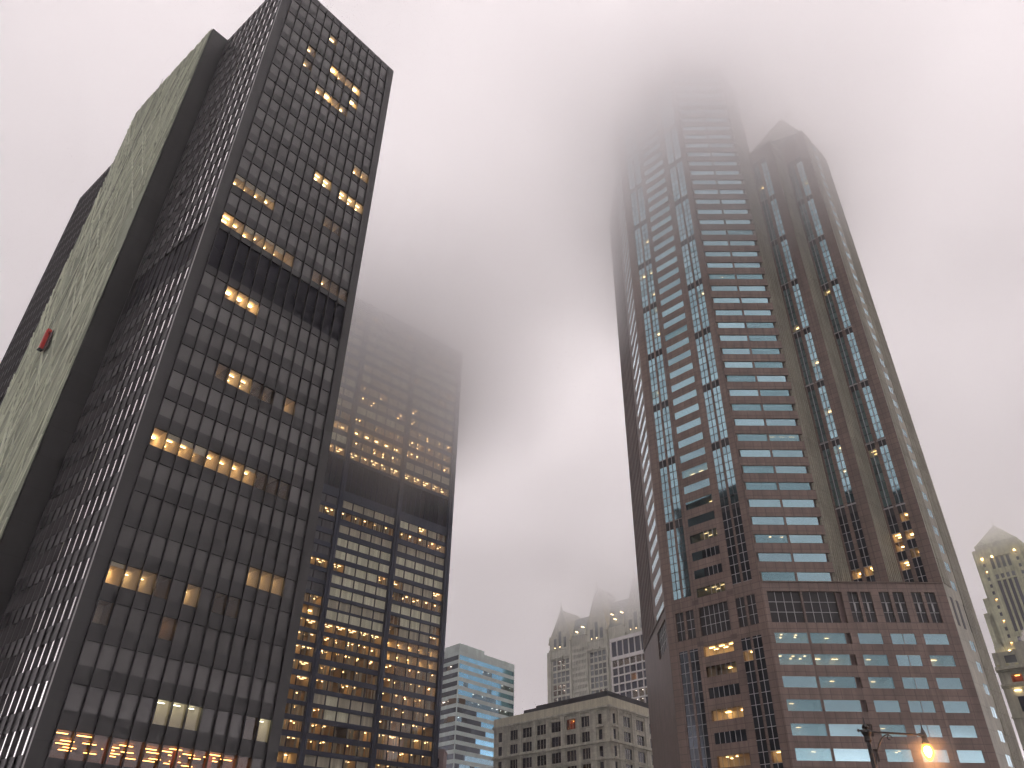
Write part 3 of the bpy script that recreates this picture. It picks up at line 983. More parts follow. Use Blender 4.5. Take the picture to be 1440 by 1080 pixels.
def build_blue_block():
    c = (-18.40, 299.44)
    fr = Frame(*c, 39.0)
    root = thing('office_block', 'blue glass office block with pale horizontal bands and rows of lit offices', 'office building', (c[0], c[1], 0))
    lf = Frame(*fr.shift(0, 0, -79.0).xy(30), 140.0)              # left face, u from the far end to the corner (30)
    W, H = 34.0, 81.6
    tops = [78.6 - 3.13 * i for i in range(25)]
    gl = 1.75
    wl = MB()
    wall(wl, fr, 0, W, 0, H, [(0.25, W - 0.25, [(t - gl, t) for t in tops])], 'band_pale', t=0.3)
    wall(wl, lf, 0, 30, 0, H, [(0.25, 29.75, [(t - gl, t) for t in tops])], 'band_pale', t=0.3)
    q = [fr.xy(0.4, -0.4), fr.xy(W - 0.4, -0.4), fr.xy(W - 0.4, -26), lf.xy(1, -0.6)]
    wl.prism([fr.xy(3, -5), fr.xy(W - 3, -5), fr.xy(W - 3, -24), lf.xy(4, -5)], 0.1, H - 1, 'louver_dark')
    wl.prism(q, H - 0.5, H - 0.1, 'roof_dark')
    wl.build('wall', root)
    MB().prism([fr.xy(0.3, -0.3), fr.xy(15, -0.3), fr.xy(15, -9), lf.xy(20, -9), lf.xy(20, -0.3)], H, H + 1.4, 'band_pale').build('penthouse', root)
    wins, shell, lamps = [], MB(), MB()
    nb = 12
    pat = {1: 'g....LL......'[:12], 2: '.........LLl', 3: '.l....l.....', 4: '...lLLLl....', 5: 'LLLLLLLLLLLL', 7: 'L...........', 10: '.....g......', 11: '..LLLLLL....', 12: '.lL......LLL', 13: '.......LLLLL', 14: 'LLLLLLLLLLLL', 15: 'LLLLLLLLLLLL', 16: 'LLLLLLLLLLLL', 17: 'LLL.LLLLLLLL'}
    for r, t in enumerate(tops):
        for i in range(nb):
            ua, ub = 0.25 + (W - 0.5) * i / nb, 0.25 + (W - 0.5) * (i + 1) / nb
            k = pat.get(r, '............')[i]
            p = MB()
            if k in 'Ll':
                p.pane(fr, ua, ub, t - gl, t, -0.05, 'clear_blue')
                room(shell, lamps, fr, ua, ub, t - gl, t, -0.1, 4.5, kind='dots' if r not in (11, 12) else 'deep', lampm='lamp_white', wallm='room_dark', ceil='room_dark', dens=1.1 if k == 'L' else 0.5)
            else:
                rr = 0.75 if r < 6 or i > nb * (r - 5) / 14 else 0.05  # lower left toned down: a mirrored neighbour put into the glass colour
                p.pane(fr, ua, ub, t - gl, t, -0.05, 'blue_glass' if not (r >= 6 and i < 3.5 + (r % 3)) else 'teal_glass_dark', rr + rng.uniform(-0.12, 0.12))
            wins.append((p, None, fr.p((ua + ub) / 2, t - 1), 1.0))
        for i in range(8):
            ua, ub = 0.25 + 29.5 * i / 8, 0.25 + 29.5 * (i + 1) / 8
            p = MB()
            if r in (5,) or (r in (1, 7) and i == 6):
                p.pane(lf, ua, ub, t - gl, t, -0.05, 'clear_glass')
                room(shell, lamps, lf, ua, ub, t - gl, t, -0.1, 4.0, kind='dots', lampm='lamp_white', wallm='room_dark', ceil='room_dark', dens=1.1)
            else:
                p.pane(lf, ua, ub, t - gl, t, -0.05, 'teal_glass_dark')
            wins.append((p, None, lf.p((ua + ub) / 2, t - 1), 1.0))
    place_windows(root, wins)
    shell.build('office_interiors', root)['kind'] = 'stuff'
    lamps.build('ceiling_lights', root)['kind'] = 'stuff'


build_blue_block()


# ------------------------------------------------------------------ old stone building, bottom centre
def build_stone_block():
    Wl, Wr = 49.3, 40.0
    c = (28.22, 223.22)
    rf = Frame(*c, 40.5)
    lf = Frame(*rf.shift(0, 0, -81.0).xy(Wl), 139.5)
    root = thing('stone_building', 'old weathered grey stone building with a cream parapet and rows of dark sash windows', 'building', (c[0], c[1], 0))
    H = 48.5
    rows = [44.4, 40.4, 36.2, 32.3, 28.3, 24.3, 20.3, 16.3, 12.3, 8.3]
    hh = 2.75
    cl = [(2.2, 4.0), (7.8, 11.3), (13.5, 17.7), (19.9, 23.9), (26.2, 30.1), (32.4, 36.2), (38.5, 41.6), (45.0, 46.4)]
    crr = [(1.7, 3.0), (7.0, 10.5), (13.7, 17.4), (20.8, 24.4), (27.9, 31.4), (34.6, 36.8)]
    wl = MB()
    orn = MB()
    wins = []
    for fr, cols, W in ((lf, cl, Wl), (rf, crr, Wr)):
        wall(wl, fr, 0, W, 0, 46.2, [(a, b, [(t - hh, t) for t in rows]) for a, b in cols], 'limestone', t=0.6)
        # cornices and string courses
        for z0, z1, d in ((45.75, 46.2, 0.55), (45.3, 45.75, 0.3), (36.95, 37.35, 0.55), (37.35, 37.75, 0.28), (32.75, 33.0, 0.25), (28.75, 29.0, 0.2)):
            orn.box(fr, -0.3, W + 0.3, z0, z1, 0.002, d, 'limestone')
        for i, (a, b) in enumerate(cols):
            if i + 1 < len(cols):
                nx = cols[i + 1][0]
                m = (b + nx) / 2
                w = min(1.1, (nx - b) * 0.32)
                orn.box(fr, m - w, m + w, 37.76, 45.29, 0.002, 0.22, 'limestone')
                orn.box(fr, m - w - 0.15, m + w + 0.15, 44.6, 45.29, 0.221, 0.34, 'limestone')
                orn.box(fr, m - w, m + w, 29.01, 36.94, 0.002, 0.16, 'limestone')
            for t in rows:
                orn.box(fr, a - 0.15, b + 0.15, t - hh - 0.22, t - hh, -0.1, 0.14, 'limestone')
                p, fm = MB(), MB()
                lit = (fr is lf and t == 44.4 and i == 5)
                if lit:
                    p.pane(fr, a, b, t - hh, t, -0.35, 'clear_glass')
                    room(wl, lampsS, fr, a, b, t - hh, t, -0.5, 3.0, kind='glow', lampm='lamp_orange', wallm='wood_red')
                    fm.pane(fr, a, a + 0.9, t - hh, t, -0.4, 'wood_red')
                    fm.pane(fr, b - 0.9, b, t - hh, t, -0.4, 'wood_red')
                else:
                    p.pane(fr, a, b, t - hh, t, -0.35, 'old_window')
                n = 3 if b - a > 2 else 1
                for k in range(1, n):
                    x = a + (b - a) * k / n
                    fm.box(fr, x - 0.06, x + 0.06, t - hh, t, -0.34, -0.27, 'white_mullion' if (i * 3 + int(t)) % 4 == 0 else 'limestone')
                fm.box(fr, a, b, t - hh * 0.5 - 0.05, t - hh * 0.5 + 0.05, -0.34, -0.25, 'dark_frame')
                fm.box(fr, a, a + 0.1, t - hh, t, -0.34, -0.24, 'dark_frame')
                fm.box(fr, b - 0.1, b, t - hh, t, -0.34, -0.24, 'dark_frame')
                wins.append((p, fm, fr.p((a + b) / 2, t - 1.4), (b - a) * hh))
        # little pediments over the narrow end windows
        for (a, b) in ((cols[-1] if fr is lf else cols[0]),):
            m = (a + b) / 2
            for z in (41.0, 32.9):
                P = fr.p
                orn.box(fr, m - 1.5, m + 1.5, z - 0.1, z + 0.15, 0.002, 0.5, 'limestone')
                orn.poly((P(m - 1.5, z + 0.15, 0.5), P(m + 1.5, z + 0.15, 0.5), P(m, z + 0.75, 0.5)), 'limestone')
                orn.poly((P(m - 1.5, z + 0.15, 0.5), P(m, z + 0.75, 0.5), P(m, z + 0.75, 0.0), P(m - 1.5, z + 0.15, 0.0)), 'limestone')
                orn.poly((P(m, z + 0.75, 0.5), P(m + 1.5, z + 0.15, 0.5), P(m + 1.5, z + 0.15, 0.0), P(m, z + 0.75, 0.0)), 'limestone')
    back = [lf.xy(0.7, -0.7), lf.xy(Wl - 0.2, -0.7), rf.xy(Wr - 0.7, -0.7), rf.xy(Wr - 0.7, -30), lf.xy(0.7, -34)]
    wl.prism([lf.xy(4, -4.5), lf.xy(Wl - 3, -4.5), rf.xy(Wr - 4, -4.5), rf.xy(Wr - 4, -28), lf.xy(4, -32)], 0.1, 45, 'louver_dark')
    wl.prism(back, 45.2, 46.0, 'roof_dark')
    wl.build('wall', root)
    orn.build('cornice', root)
    par = MB()
    par.box(lf, -0.05, Wl + 0.15, 46.22, H, -0.6, 0.16, 'cream_parapet')
    par.box(rf, 0.16, Wr, 46.22, H - 0.01, -0.6, 0.158, 'cream_parapet')
    par.build('parapet', root)
    dk = MB()
    dk.box(lf, 14.0, Wl - 0.3, H + 0.02, H + 0.95, -0.5, -0.1, 'roof_dark')
    dk.box(lf, 19.5, Wl - 0.3, H + 0.97, H + 1.5, -0.7, -0.12, 'roof_dark')
    dk.box(rf, 0.3, Wr - 8, H + 0.02, H + 1.45, -0.5, -0.12, 'roof_dark')
    dk.build('roof_edge', root)
    place_windows(root, wins)
    lampsS.build('ceiling_lights', root)


lampsS = MB()
build_stone_block()


# ------------------------------------------------------------------ white gridded block beyond
def build_grid_block():
    fr = Frame(43.14 * 1.21, 327.17 * 1.21, 139.0, 1.21)
    root = thing('office_block', 'dark glass office block behind a white concrete grid, beside the gabled tower', 'office building', (52.2, 395.9, 0))
    W, H = 36.0, 92.9
    cols = []
    bw = 3.22
    ops = [(85.4, 91.5)] + [(84.0 - 3.27 * i - 2.75, 84.0 - 3.27 * i) for i in range(24)]
    for i in range(11):
        cols.append((0.55 + bw * i + 0.18, 0.55 + bw * (i + 1) - 0.18, ops))
    wl = MB()
    wall(wl, fr, 0, W, 0, H, cols, 'white_grid', t=0.7)
    wl.box(fr, 0.01, 0.4, 0.02, H - 0.02, -26, -0.71, 'white_grid')
    wl.box(fr, 4, W - 1, 0.02, H - 1, -25, -6.2, 'louver_dark')
    wl.box(fr, 0.4, W - 0.2, H - 0.5, H - 0.02, -26, -0.3, 'roof_dark')
    wl.build('wall', root)
    wins, shell, lamps = [], MB(), MB()
    litc = {1: [0, 1, 2, 3, 4, 5, 6], 3: [3], 5: [3, 4, 5, 6], 6: [0, 1, 2, 3, 4]}
    for r, (za, zb) in enumerate(ops):
        for i, (a, b, _) in enumerate(cols):
            p = MB()
            if i in litc.get(r, []):
                p.pane(fr, a, b, za, zb, -0.5, 'clear_glass')
                room(shell, lamps, fr, a, b, za, zb, -0.6, 5.0, kind='glow' if r == 3 else 'deep' if r == 1 else 'dots', lampm='lamp_orange' if r == 3 else 'lamp_white', wallm='room_wall' if r == 3 else 'room_dark', ceil='room_dark', dens=1.2)
            else:
                p.pane(fr, a, b, za, zb, -0.5, 'navy_glass')
            wins.append((p, None, fr.p((a + b) / 2, (za + zb) / 2), zb - za))
    place_windows(root, wins)
    shell.build('office_interiors', root)['kind'] = 'stuff'
    lamps.build('ceiling_lights', root)['kind'] = 'stuff'


build_grid_block()


# ------------------------------------------------------------------ gabled tower in the fog
def build_gothic():
    fr = Frame(28.45, 559.28, 136.0)
    root = thing('gabled_tower', 'pale stone tower with steep gables and a slate roof, half dissolved in fog', 'skyscraper', (28.45, 559.28, 0))
    W, H = 96.0, 147.3
    wl = MB()
    bays = [(0, 3.6, 0), (3.6, 22.7, 1), (22.7, 37.7, 2), (37.7, 55.5, 1), (55.5, 71, 2), (71, 90, 1), (90, W, 0)]
    fl = 4.05
    cols = []
    wins = []
    for a, b, k in bays:
        if k == 1:
            n = 4
            w = (b - a - 3.2) / n
            for i in range(n):
                ua, ub = a + 1.6 + w * i + 0.35, a + 1.6 + w * (i + 1) - 0.35
                ops = [(140.5 - 8.2 * j - 6.9, 140.5 - 8.2 * j) for j in range(16)]
                cols.append((ua, ub, ops))
        elif k == 2:
            n = 9
            w = (b - a - 2) / n
            for i in range(n):
                cols.append((a + 1 + w * i + w * 0.3, a + 1 + w * (i + 1) - w * 0.3, [(145.3 - fl * j - 2.4, 145.3 - fl * j) for j in range(32)]))
    wall(wl, fr, 0, W, 0, H, cols, 'gothic_stone', t=0.8)
    wl.box(fr, 0.01, 0.9, 0.1, H - 0.01, -50, -0.81, 'gothic_stone')
    wl.box(fr, 1, W - 1, 0.1, H - 0.3, -50, -6, 'louver_dark')
    wl.box(fr, 1, W - 1, H - 0.4, H - 0.1, -50, -0.5, 'roof_dark')
    g, shell, lamps = MB(), MB(), MB()
    for a, b, ops in cols:
        for j, (za, zb) in enumerate(ops):
            wide = b - a > 2
            p = MB()
            if wide and rng.random() < (0.22 if j < 3 else 0.5):
                p.pane(fr, a, b, za, zb, -0.5, 'clear_glass')
                for hz in (za + 0.2, za + 3.6):
                    room(shell, lamps, fr, a, b, hz, hz + 2.9, -0.6, 4.5, kind='dots', lampm='lamp_white', wallm='room_dark', ceil='room_dark', dens=0.8)
            else:
                p.pane(fr, a, b, za, zb, -0.5, 'gothic_glass')
            if wide:
                p.box(fr, a, b, (za + zb) / 2 - 0.4, (za + zb) / 2 + 0.4, -0.49, -0.3, 'gothic_stone')
            wins.append((p, None, fr.p((a + b) / 2, (za + zb) / 2), (b - a) * (zb - za)))
    # buttresses and arcades
    for a, b, k in bays:
        if k == 1:
            for x in (a, b):
                wl.box(fr, x - 0.7, x + 0.7, 0.5, H + 1, 0.01, 1.1, 'gothic_stone')
            for i in range(3):
                m = a + (b - a) * (i + 0.5) / 3
                wl.box(fr, m - 2.2, m + 2.2, 141.5, 143.0, 0.01, 0.9, 'gothic_stone')
    wl.build('wall', root)
    P = fr.p
    gb = MB()
    for (a, b, zs, zp, nm) in ((3.2, 22.7, 156.0, 175.5, 0), (37.7, 55.8, 157.0, 184.5, 1), (71, 90, 156.5, 185.0, 2)):
        gm = MB()
        gm.box(fr, a, b, H, zs, -14, 0.3, 'gothic_stone')
        m = (a + b) / 2
        for d in (0.3,):
            gm.poly((P(a, zs, d), P(b, zs, d), P(m + 0.8, zp, d - 2), P(m - 0.8, zp, d - 2)), 'gothic_stone')
        gm.poly((P(a, zs, 0.3), P(m - 0.8, zp, -1.7), P(m - 0.8, zp, -22), P(a, zs, -14)), 'gothic_stone')
        gm.poly((P(b, zs, 0.3), P(m + 0.8, zp, -1.7), P(m + 0.8, zp, -22), P(b, zs, -14)), 'gothic_stone')
        gm.poly((P(a, zs, -14), P(b, zs, -14), P(m + 0.8, zp, -22), P(m - 0.8, zp, -22)), 'gothic_stone')
        for x in (a, b):
            gm.prism([fr.xy(x - 0.9, 1.2), fr.xy(x + 0.9, 1.2), fr.xy(x + 0.9, -0.6), fr.xy(x - 0.9, -0.6)], zs - 4, zs + 2.0, 'gothic_stone', taper=[fr.xy(x - 0.15, 0.45), fr.xy(x + 0.15, 0.45), fr.xy(x + 0.15, 0.15), fr.xy(x - 0.15, 0.15)])
        gm.prism([fr.xy(m - 0.8, -1.2), fr.xy(m + 0.8, -1.2), fr.xy(m + 0.8, -2.8), fr.xy(m - 0.8, -2.8)], zp, zp + 7, 'gothic_stone', taper=[fr.xy(m - 0.1, -1.9), fr.xy(m + 0.1, -1.9), fr.xy(m + 0.1, -2.1), fr.xy(m - 0.1, -2.1)])
        for i in range(3):
            x = a + (b - a) * (0.26 + 0.24 * i)
            gm.box(fr, x - 1.3, x + 1.3, 148.5, 155.5 + (4.5 if i == 1 else 0), 0.305, 0.33, 'gothic_glass')
            if i < 2:
                gm.box(fr, x - 0.25, x + 0.25, 149.0, 149.3, 0.34, 0.6, 'lamp_soft')
        gm.build('gable', root)
    rf = MB()
    rf.box(fr, 4, 92, H, 154.5, -36, -1.2, 'gothic_stone')
    for a, b, zr in ((4, 46, 171.0), (46, 92, 176.0)):
        rf.poly((P(a, 154.6, -1.4), P(b, 154.6, -1.4), P(b - (2 if a > 5 else 0), zr, -14), P(a + (5 if a < 5 else 0), zr, -14)), 'slate')
        rf.poly((P(a, 154.6, -36), P(b, 154.6, -36), P(b - (2 if a > 5 else 0), zr, -22), P(a + (5 if a < 5 else 0), zr, -22)), 'slate')
        rf.poly((P(a + (5 if a < 5 else 0), zr, -14), P(b - (2 if a > 5 else 0), zr, -14), P(b - (2 if a > 5 else 0), zr, -22), P(a + (5 if a < 5 else 0), zr, -22)), 'slate')
        rf.poly((P(a, 154.6, -1.4), P(a + (5 if a < 5 else 0), zr, -14), P(a + (5 if a < 5 else 0), zr, -22), P(a, 154.6, -36)), 'slate')
        rf.poly((P(b, 154.6, -1.4), P(b - (2 if a > 5 else 0), zr, -14), P(b - (2 if a > 5 else 0), zr, -22), P(b, 154.6, -36)), 'slate')
    rf.build('roof', root)
    lit = MB()
    for u, z in ((26.5, 157.5), (32, 160), (58.6, 163.2), (61, 159.5), (67, 163)):
        lit.box(fr, u - 0.2, u + 0.2, z, z + 0.3, -4.2, -1.4, 'lamp_soft')
    lit.build('roof_lights', root)
    place_windows(root, wins)
    shell.build('office_interiors', root)['kind'] = 'stuff'
    lamps.build('ceiling_lights', root)['kind'] = 'stuff'


build_gothic()


# ------------------------------------------------------------------ stepped masonry tower, far right
def build_deco():
    fr = Frame(254.16, 395.35, 136.0)
    root = thing('stepped_tower', 'stepped olive stone tower with a pyramid cap fading into fog at the right edge', 'skyscraper', (254.16, 395.35, 0))
    W = 24.5
    wl = MB()
    cols = []
    for a, b in ((3.2, 4.5), (19.6, 20.9)):
        cols.append((a, b, [(158.6 - 3.75 * i - 1.9, 158.6 - 3.75 * i) for i in range(24)]))
    for i in range(4):
        cols.append((7.3 + i * 2.6, 8.9 + i * 2.6, [(151.0, 157.0), (145.5, 148.0), (118.0, 144.5), (98.0, 115.5), (70, 95)]))
    cols.sort()
    wall(wl, fr, 0, W, 0, 162.7, cols, 'deco_stone', t=0.7)
    wl.box(fr, 0.01, 0.7, 0.2, 162.6, -24, -0.71, 'deco_stone')
    wl.box(fr, W - 0.7, W - 0.01, 0.2, 162.6, -24, -0.71, 'deco_stone')
    wl.box(fr, 1, W - 1, 0.2, 162.0, -24, -5, 'louver_dark')
    for i in range(5):
        wl.box(fr, 6.5 + i * 2.6, 7.0 + i * 2.6, 95, 145, 0.002, 0.4, 'deco_stone')
    wl.box(fr, 6.4, 18.0, 157.2, 158.2, 0.002, 0.5, 'deco_stone')
    wl.box(fr, 6.4, 18.0, 144.6, 145.3, 0.002, 0.4, 'deco_stone')
    # shoulders stepping out lower down
    for s, z in ((2.4, 137.2), (4.4, 129.6), (4.41, 112.0)):
        k = 1.2 if z < 120 else 0
        wl.box(fr, -s, -0.002, 0.2, z, -22 + s, -0.6 + k, 'deco_stone')
        wl.box(fr, W + 0.002, W + s, 0.2, z - 0.02, -22 + s, -0.6 + k, 'deco_stone')
    wl.build('wall', root)
    tp = MB()

    def sq(h, c=12.25):
        return [fr.xy(c - h, -12 + h), fr.xy(c + h, -12 + h), fr.xy(c + h, -12 - h), fr.xy(c - h, -12 - h)]
    tp.prism(sq(10.6), 162.7, 165.7, 'deco_stone')
    tp.prism(sq(10.2), 165.7, 178.0, 'deco_stone', taper=sq(0.6))
    tp.prism(sq(0.3), 178.0, 186.0, 'deco_stone', taper=sq(0.05))
    tp.build('pyramid_cap', root)
    wins, shell, lamps = [], MB(), MB()
    for a, b, ops in cols:
        for j, (za, zb) in enumerate(ops):
            p = MB()
            if zb - za < 3 and rng.random() < 0.16:
                p.pane(fr, a, b, za, zb, -0.4, 'clear_glass')
                room(shell, lamps, fr, a, b, za, zb, -0.5, 2.5, kind='glow', lampm='lamp_warm')
            else:
                p.pane(fr, a, b, za, zb, -0.4, 'gothic_glass' if zb > 146 else 'navy_glass')
            wins.append((p, None, fr.p((a + b) / 2, (za + zb) / 2), (b - a) * (zb - za)))
    for u, z in ((3.9, 157), (20.2, 158), (9, 157.2), (-1, 108), (-2.5, 106), (2.2, 109), (5, 108)):
        lamps.box(fr, u - 0.3, u + 0.3, z, z + 0.4, 0.0 if u > 0 else -0.5, 1.4, 'lamp_warm')
    place_windows(root, wins)
    shell.build('office_interiors', root)['kind'] = 'stuff'
    lamps.build('floodlights', root)


build_deco()


# ------------------------------------------------------------------ pale classical building, bottom right edge
def build_pale():
    fr = Frame(127.02, 203.63, 130.0)
    root = thing('classical_building', 'pale green tinged stone building with heavy cornices below the stepped tower', 'building', (127.02, 203.63, 0))
    W = 26.0
    wl = MB()
    wins = []
    cols = [(2.6 + 6.2 * i, 5.2 + 6.2 * i, [(53.7, 55.6), (49.0, 50.9), (42.0, 45.6), (36.0, 39.6), (30, 33.6), (24, 27.6), (18, 21.6)]) for i in range(4)]
    wall(wl, fr, 0, W, 0, 56.6, cols, 'pale_stone', t=0.6)
    wl.box(fr, 0.01, W - 0.01, 0.1, 56.3, -22, -4.5, 'pale_stone')
    wl.box(fr, 0.01, 0.6, 0.1, 56.3, -4.5, -0.61, 'pale_stone')
    wl.build('wall', root)
    cn = MB()
    for z0, z1, d in ((52.5, 52.9, 0.9), (52.0, 52.5, 1.3), (51.6, 52.0, 0.6), (48.2, 48.6, 0.8), (47.7, 48.2, 0.45), (40.6, 41.0, 0.4)):
        cn.box(fr, -0.2, W, z0, z1, 0.002, d, 'pale_stone')
    for i in range(12):
        cn.box(fr, 0.3 + 2.1 * i, 1.1 + 2.1 * i, 52.92, 53.4 + 0.25 * (i % 2), 0.002, 0.45, 'olive_stone')
    cn.box(fr, 5.8, 12, 56.62, 58.6, -9, -0.2, 'pale_stone')
    cn.build('cornice', root)
    lamps = MB()
    for i, (a, b, ops) in enumerate(cols):
        for j, (za, zb) in enumerate(ops):
            p = MB()
            if j == 1:
                p.pane(fr, a, b, za, zb, -0.3, 'clear_glass')
                room(lamps, lamps, fr, a, b, za, zb, -0.4, 2.2, kind='glow', lampm='lamp_orange', wallm='wood_red')
            else:
                p.pane(fr, a, b, za, zb, -0.3, 'gothic_glass' if j == 0 else 'navy_glass')
            wins.append((p, None, fr.p((a + b) / 2, (za + zb) / 2), 1.0))
    for u in (3.2, 9.0):
        lamps.box(fr, u - 0.7, u + 0.7, 46.9, 47.05, 0.1, 0.5, 'lamp_soft')
    lamps.build('lit_rooms', root)
    place_windows(root, wins)


build_pale()


# ------------------------------------------------------------------ small pinkish building between the towers
def build_small():
    c = (-26.2, 258.0)
    fr = Frame(*c, 92.0)
    root = thing('small_building', 'narrow pinkish stone building with a chimney, beside the blue banded block', 'building', (c[0], c[1], 0))
    wl = MB()
    cols = [(4.3, 5.8, [(34.3 - 3.9 * i, 36.8 - 3.9 * i) for i in range(7)])]
    wall(wl, fr, 0, 7.2, 0, 39.0, cols, 'pink_stone', t=0.4)
    wl.box(fr, 0.01, 7.19, 0.1, 38.9, -9, -1.5, 'pink_stone')
    wl.box(fr, 6.8, 7.195, 0.1, 38.8, -1.5, -0.41, 'pink_stone')
    wl.box(fr, -0.1, 7.4, 39.0, 39.35, -9, 0.25, 'pink_stone')
    wl.build('wall', root)
    ch = MB()
    ch.box(fr, 0.2, 2.4, 39.36, 43.2, -2.2, -0.2, 'pink_stone')
    ch.box(fr, 0.4, 0.8, 43.2, 44.2, -1.6, -0.8, 'pink_stone')
    ch.box(fr, 1.7, 2.1, 43.2, 44.0, -1.6, -0.8, 'pink_stone')
    ch.build('chimney', root)
    for a, b, ops in cols:
        for za, zb in ops:
            MB().pane(fr, a, b, za, zb, -0.25, 'old_window').build('window', root)


build_small()


import bmesh


def volume_mat(name, color, dens, aniso):
    m, t, o = nt(name)
    v = N(t, 'ShaderNodeVolumePrincipled')
    v.inputs['Color'].default_value = (*color, 1)
    v.inputs['Density'].default_value = dens
    v.inputs['Anisotropy'].default_value = aniso
    t.links.new(v.outputs[0], o.inputs['Volume'])
    return m, t, v



# ------------------------------------------------------------------ street lamps
def street_lamp(x, y, az, hz, label, lit, arm=2.68, scale=1.0):
    root = thing('street_lamp', label, 'street lamp', (x, y, 0), 'street lamps along the pavement')
    a = R(az)
    ux, uy = math.sin(a), math.cos(a)
    Z = hz
    k = scale

    def P(s, z):
        return (x + ux * s * k, y + uy * s * k, Z + z * k)
    m = MB()
    m.tube([(x, y, 0), (x, y, 0.15), (x, y, 0.25), (x, y, 0.9), (x, y, 1.0), (x, y, 3.2), (x, y, Z - 0.9), (x, y, Z - 0.42)], [0.3, 0.3, 0.2, 0.17, 0.13, 0.105, 0.085, 0.085], 'cast_iron', 14)
    m.build('pole', root, smooth=False)
    m = MB()
    m.tube([P(0, -0.42), P(0, -0.36), P(0, -0.2), P(0, -0.05), P(0, 0.02), P(0, 0.10), P(0, 0.16), P(0, 0.24), P(0, 0.30), P(0, 0.58)], [0.10, 0.15, 0.12, 0.2, 0.2, 0.1, 0.14, 0.1, 0.045, 0.006], 'cast_iron', 14)
    m.tube([P(-0.42, 0.02), P(-0.36, 0.02), P(-0.3, 0.02), P(-0.2, 0.02), P(0, 0.02)], [0.01, 0.07, 0.03, 0.05, 0.06], 'cast_iron', 10)
    m.build('finial', root)
    m = MB()
    m.tube([P(0.0, 0.0), P(0.5, 0.0), P(arm, 0.0)], [0.06, 0.042, 0.04], 'cast_iron', 10)
    m.tube([P(arm - 0.25, 0.0), P(arm - 0.15, 0.0), P(arm + 0.02, 0.0)], [0.06, 0.075, 0.07], 'cast_iron', 10)
    m.build('arm', root)
    m = MB()
    pts = []
    for i in range(13):
        t = i / 12
        pts.append(P(0.1 + 0.95 * t ** 1.35, -1.35 + 1.28 * math.sin(t * math.pi / 2) ** 1.1))
    m.tube(pts, [0.028] * 13, 'cast_iron', 8)
    sp = [P(1.05 + 0.14 * math.cos(q * 0.7) * (1 - q * 0.06), -0.2 + 0.12 * math.sin(q * 0.7) * (1 - q * 0.06)) for q in range(8)]
    m.tube(sp, [0.02] * 8, 'cast_iron', 8)
    m.build('scroll_bracket', root)
    m = MB()
    m.tube([P(arm, 0.55), P(arm, 0.30), P(arm, 0.22), P(arm, 0.12), P(arm, 0.0), P(arm, -0.1), P(arm, -0.16), P(arm, -0.30), P(arm, -0.36)], [0.004, 0.03, 0.05, 0.09, 0.12, 0.12, 0.09, 0.15, 0.14], 'cast_iron', 16)
    m.build('lantern_cap', root)
    m = MB()
    prof = [(0.15, -0.36), (0.2, -0.44), (0.235, -0.56), (0.235, -0.68), (0.2, -0.82), (0.13, -0.95), (0.04, -1.02)]
    m.tube([P(arm, z) for r, z in prof], [r for r, z in prof], 'lamp_globe' if lit else 'white_mullion', 20)
    g = m.build('lamp_globe', root, smooth=True)
    if lit:
        m = MB()
        m.tube([P(arm, -0.44), P(arm, -0.5), P(arm, -0.62), P(arm, -0.76), P(arm, -0.86)], [0.06, 0.13, 0.155, 0.12, 0.04], 'lamp_bulb', 16)
        m.build('bulb', g, smooth=True)
    if lit:
        mm, mt, mv = volume_mat('drizzle_air', (1.0, 0.98, 0.95), 0.16, 0.3)  # ball of misty air added round the globe to give it a halo
        tc = N(mt, 'ShaderNodeTexCoord')
        ln = N(mt, 'ShaderNodeVectorMath', operation='LENGTH')
        mt.links.new(tc.outputs['Object'], ln.inputs[0])
        m1 = N(mt, 'ShaderNodeMapRange')
        m1.inputs[1].default_value = 0.2
        m1.inputs[2].default_value = 1.5
        m1.inputs[3].default_value = 1.0
        m1.inputs[4].default_value = 0.0
        mt.links.new(ln.outputs['Value'], m1.inputs[0])
        m2 = N(mt, 'ShaderNodeMath', operation='POWER')
        m2.inputs[1].default_value = 2.0
        mt.links.new(m1.outputs[0], m2.inputs[0])
        m3 = N(mt, 'ShaderNodeMath', operation='MULTIPLY')
        m3.inputs[1].default_value = 0.28
        mt.links.new(m2.outputs[0], m3.inputs[0])
        mt.links.new(m3.outputs[0], mv.inputs['Density'])
        me = bpy.data.meshes.new('mist')
        b = bmesh.new()
        bmesh.ops.create_icosphere(b, subdivisions=4, radius=1.55)
        b.to_mesh(me)
        b.free()
        me.materials.append(mm)
        mo = bpy.data.objects.new('mist', me)
        mo.location = P(arm, -0.68)
        mo['kind'] = 'stuff'
        col.objects.link(mo)
        ld = bpy.data.lights.new('lamp_glow', 'POINT')
        ld.energy = 90
        ld.color = (1.0, 0.42, 0.14)
        ld.shadow_soft_size = 0.3
        lo = bpy.data.objects.new('lamp_glow', ld)
        lo.location = P(arm, -1.45)
        col.objects.link(lo)
    return root


street_lamp(15.20, 34.65, 78.0, 7.72, 'black cast iron street lamp with a glowing orange globe in front of the granite tower', True, arm=2.75)
street_lamp(18.6, 62.0, 200.0, 8.75, 'unlit dark street lamp whose spike just shows at the foot of the granite tower', False, arm=1.6, scale=0.9)


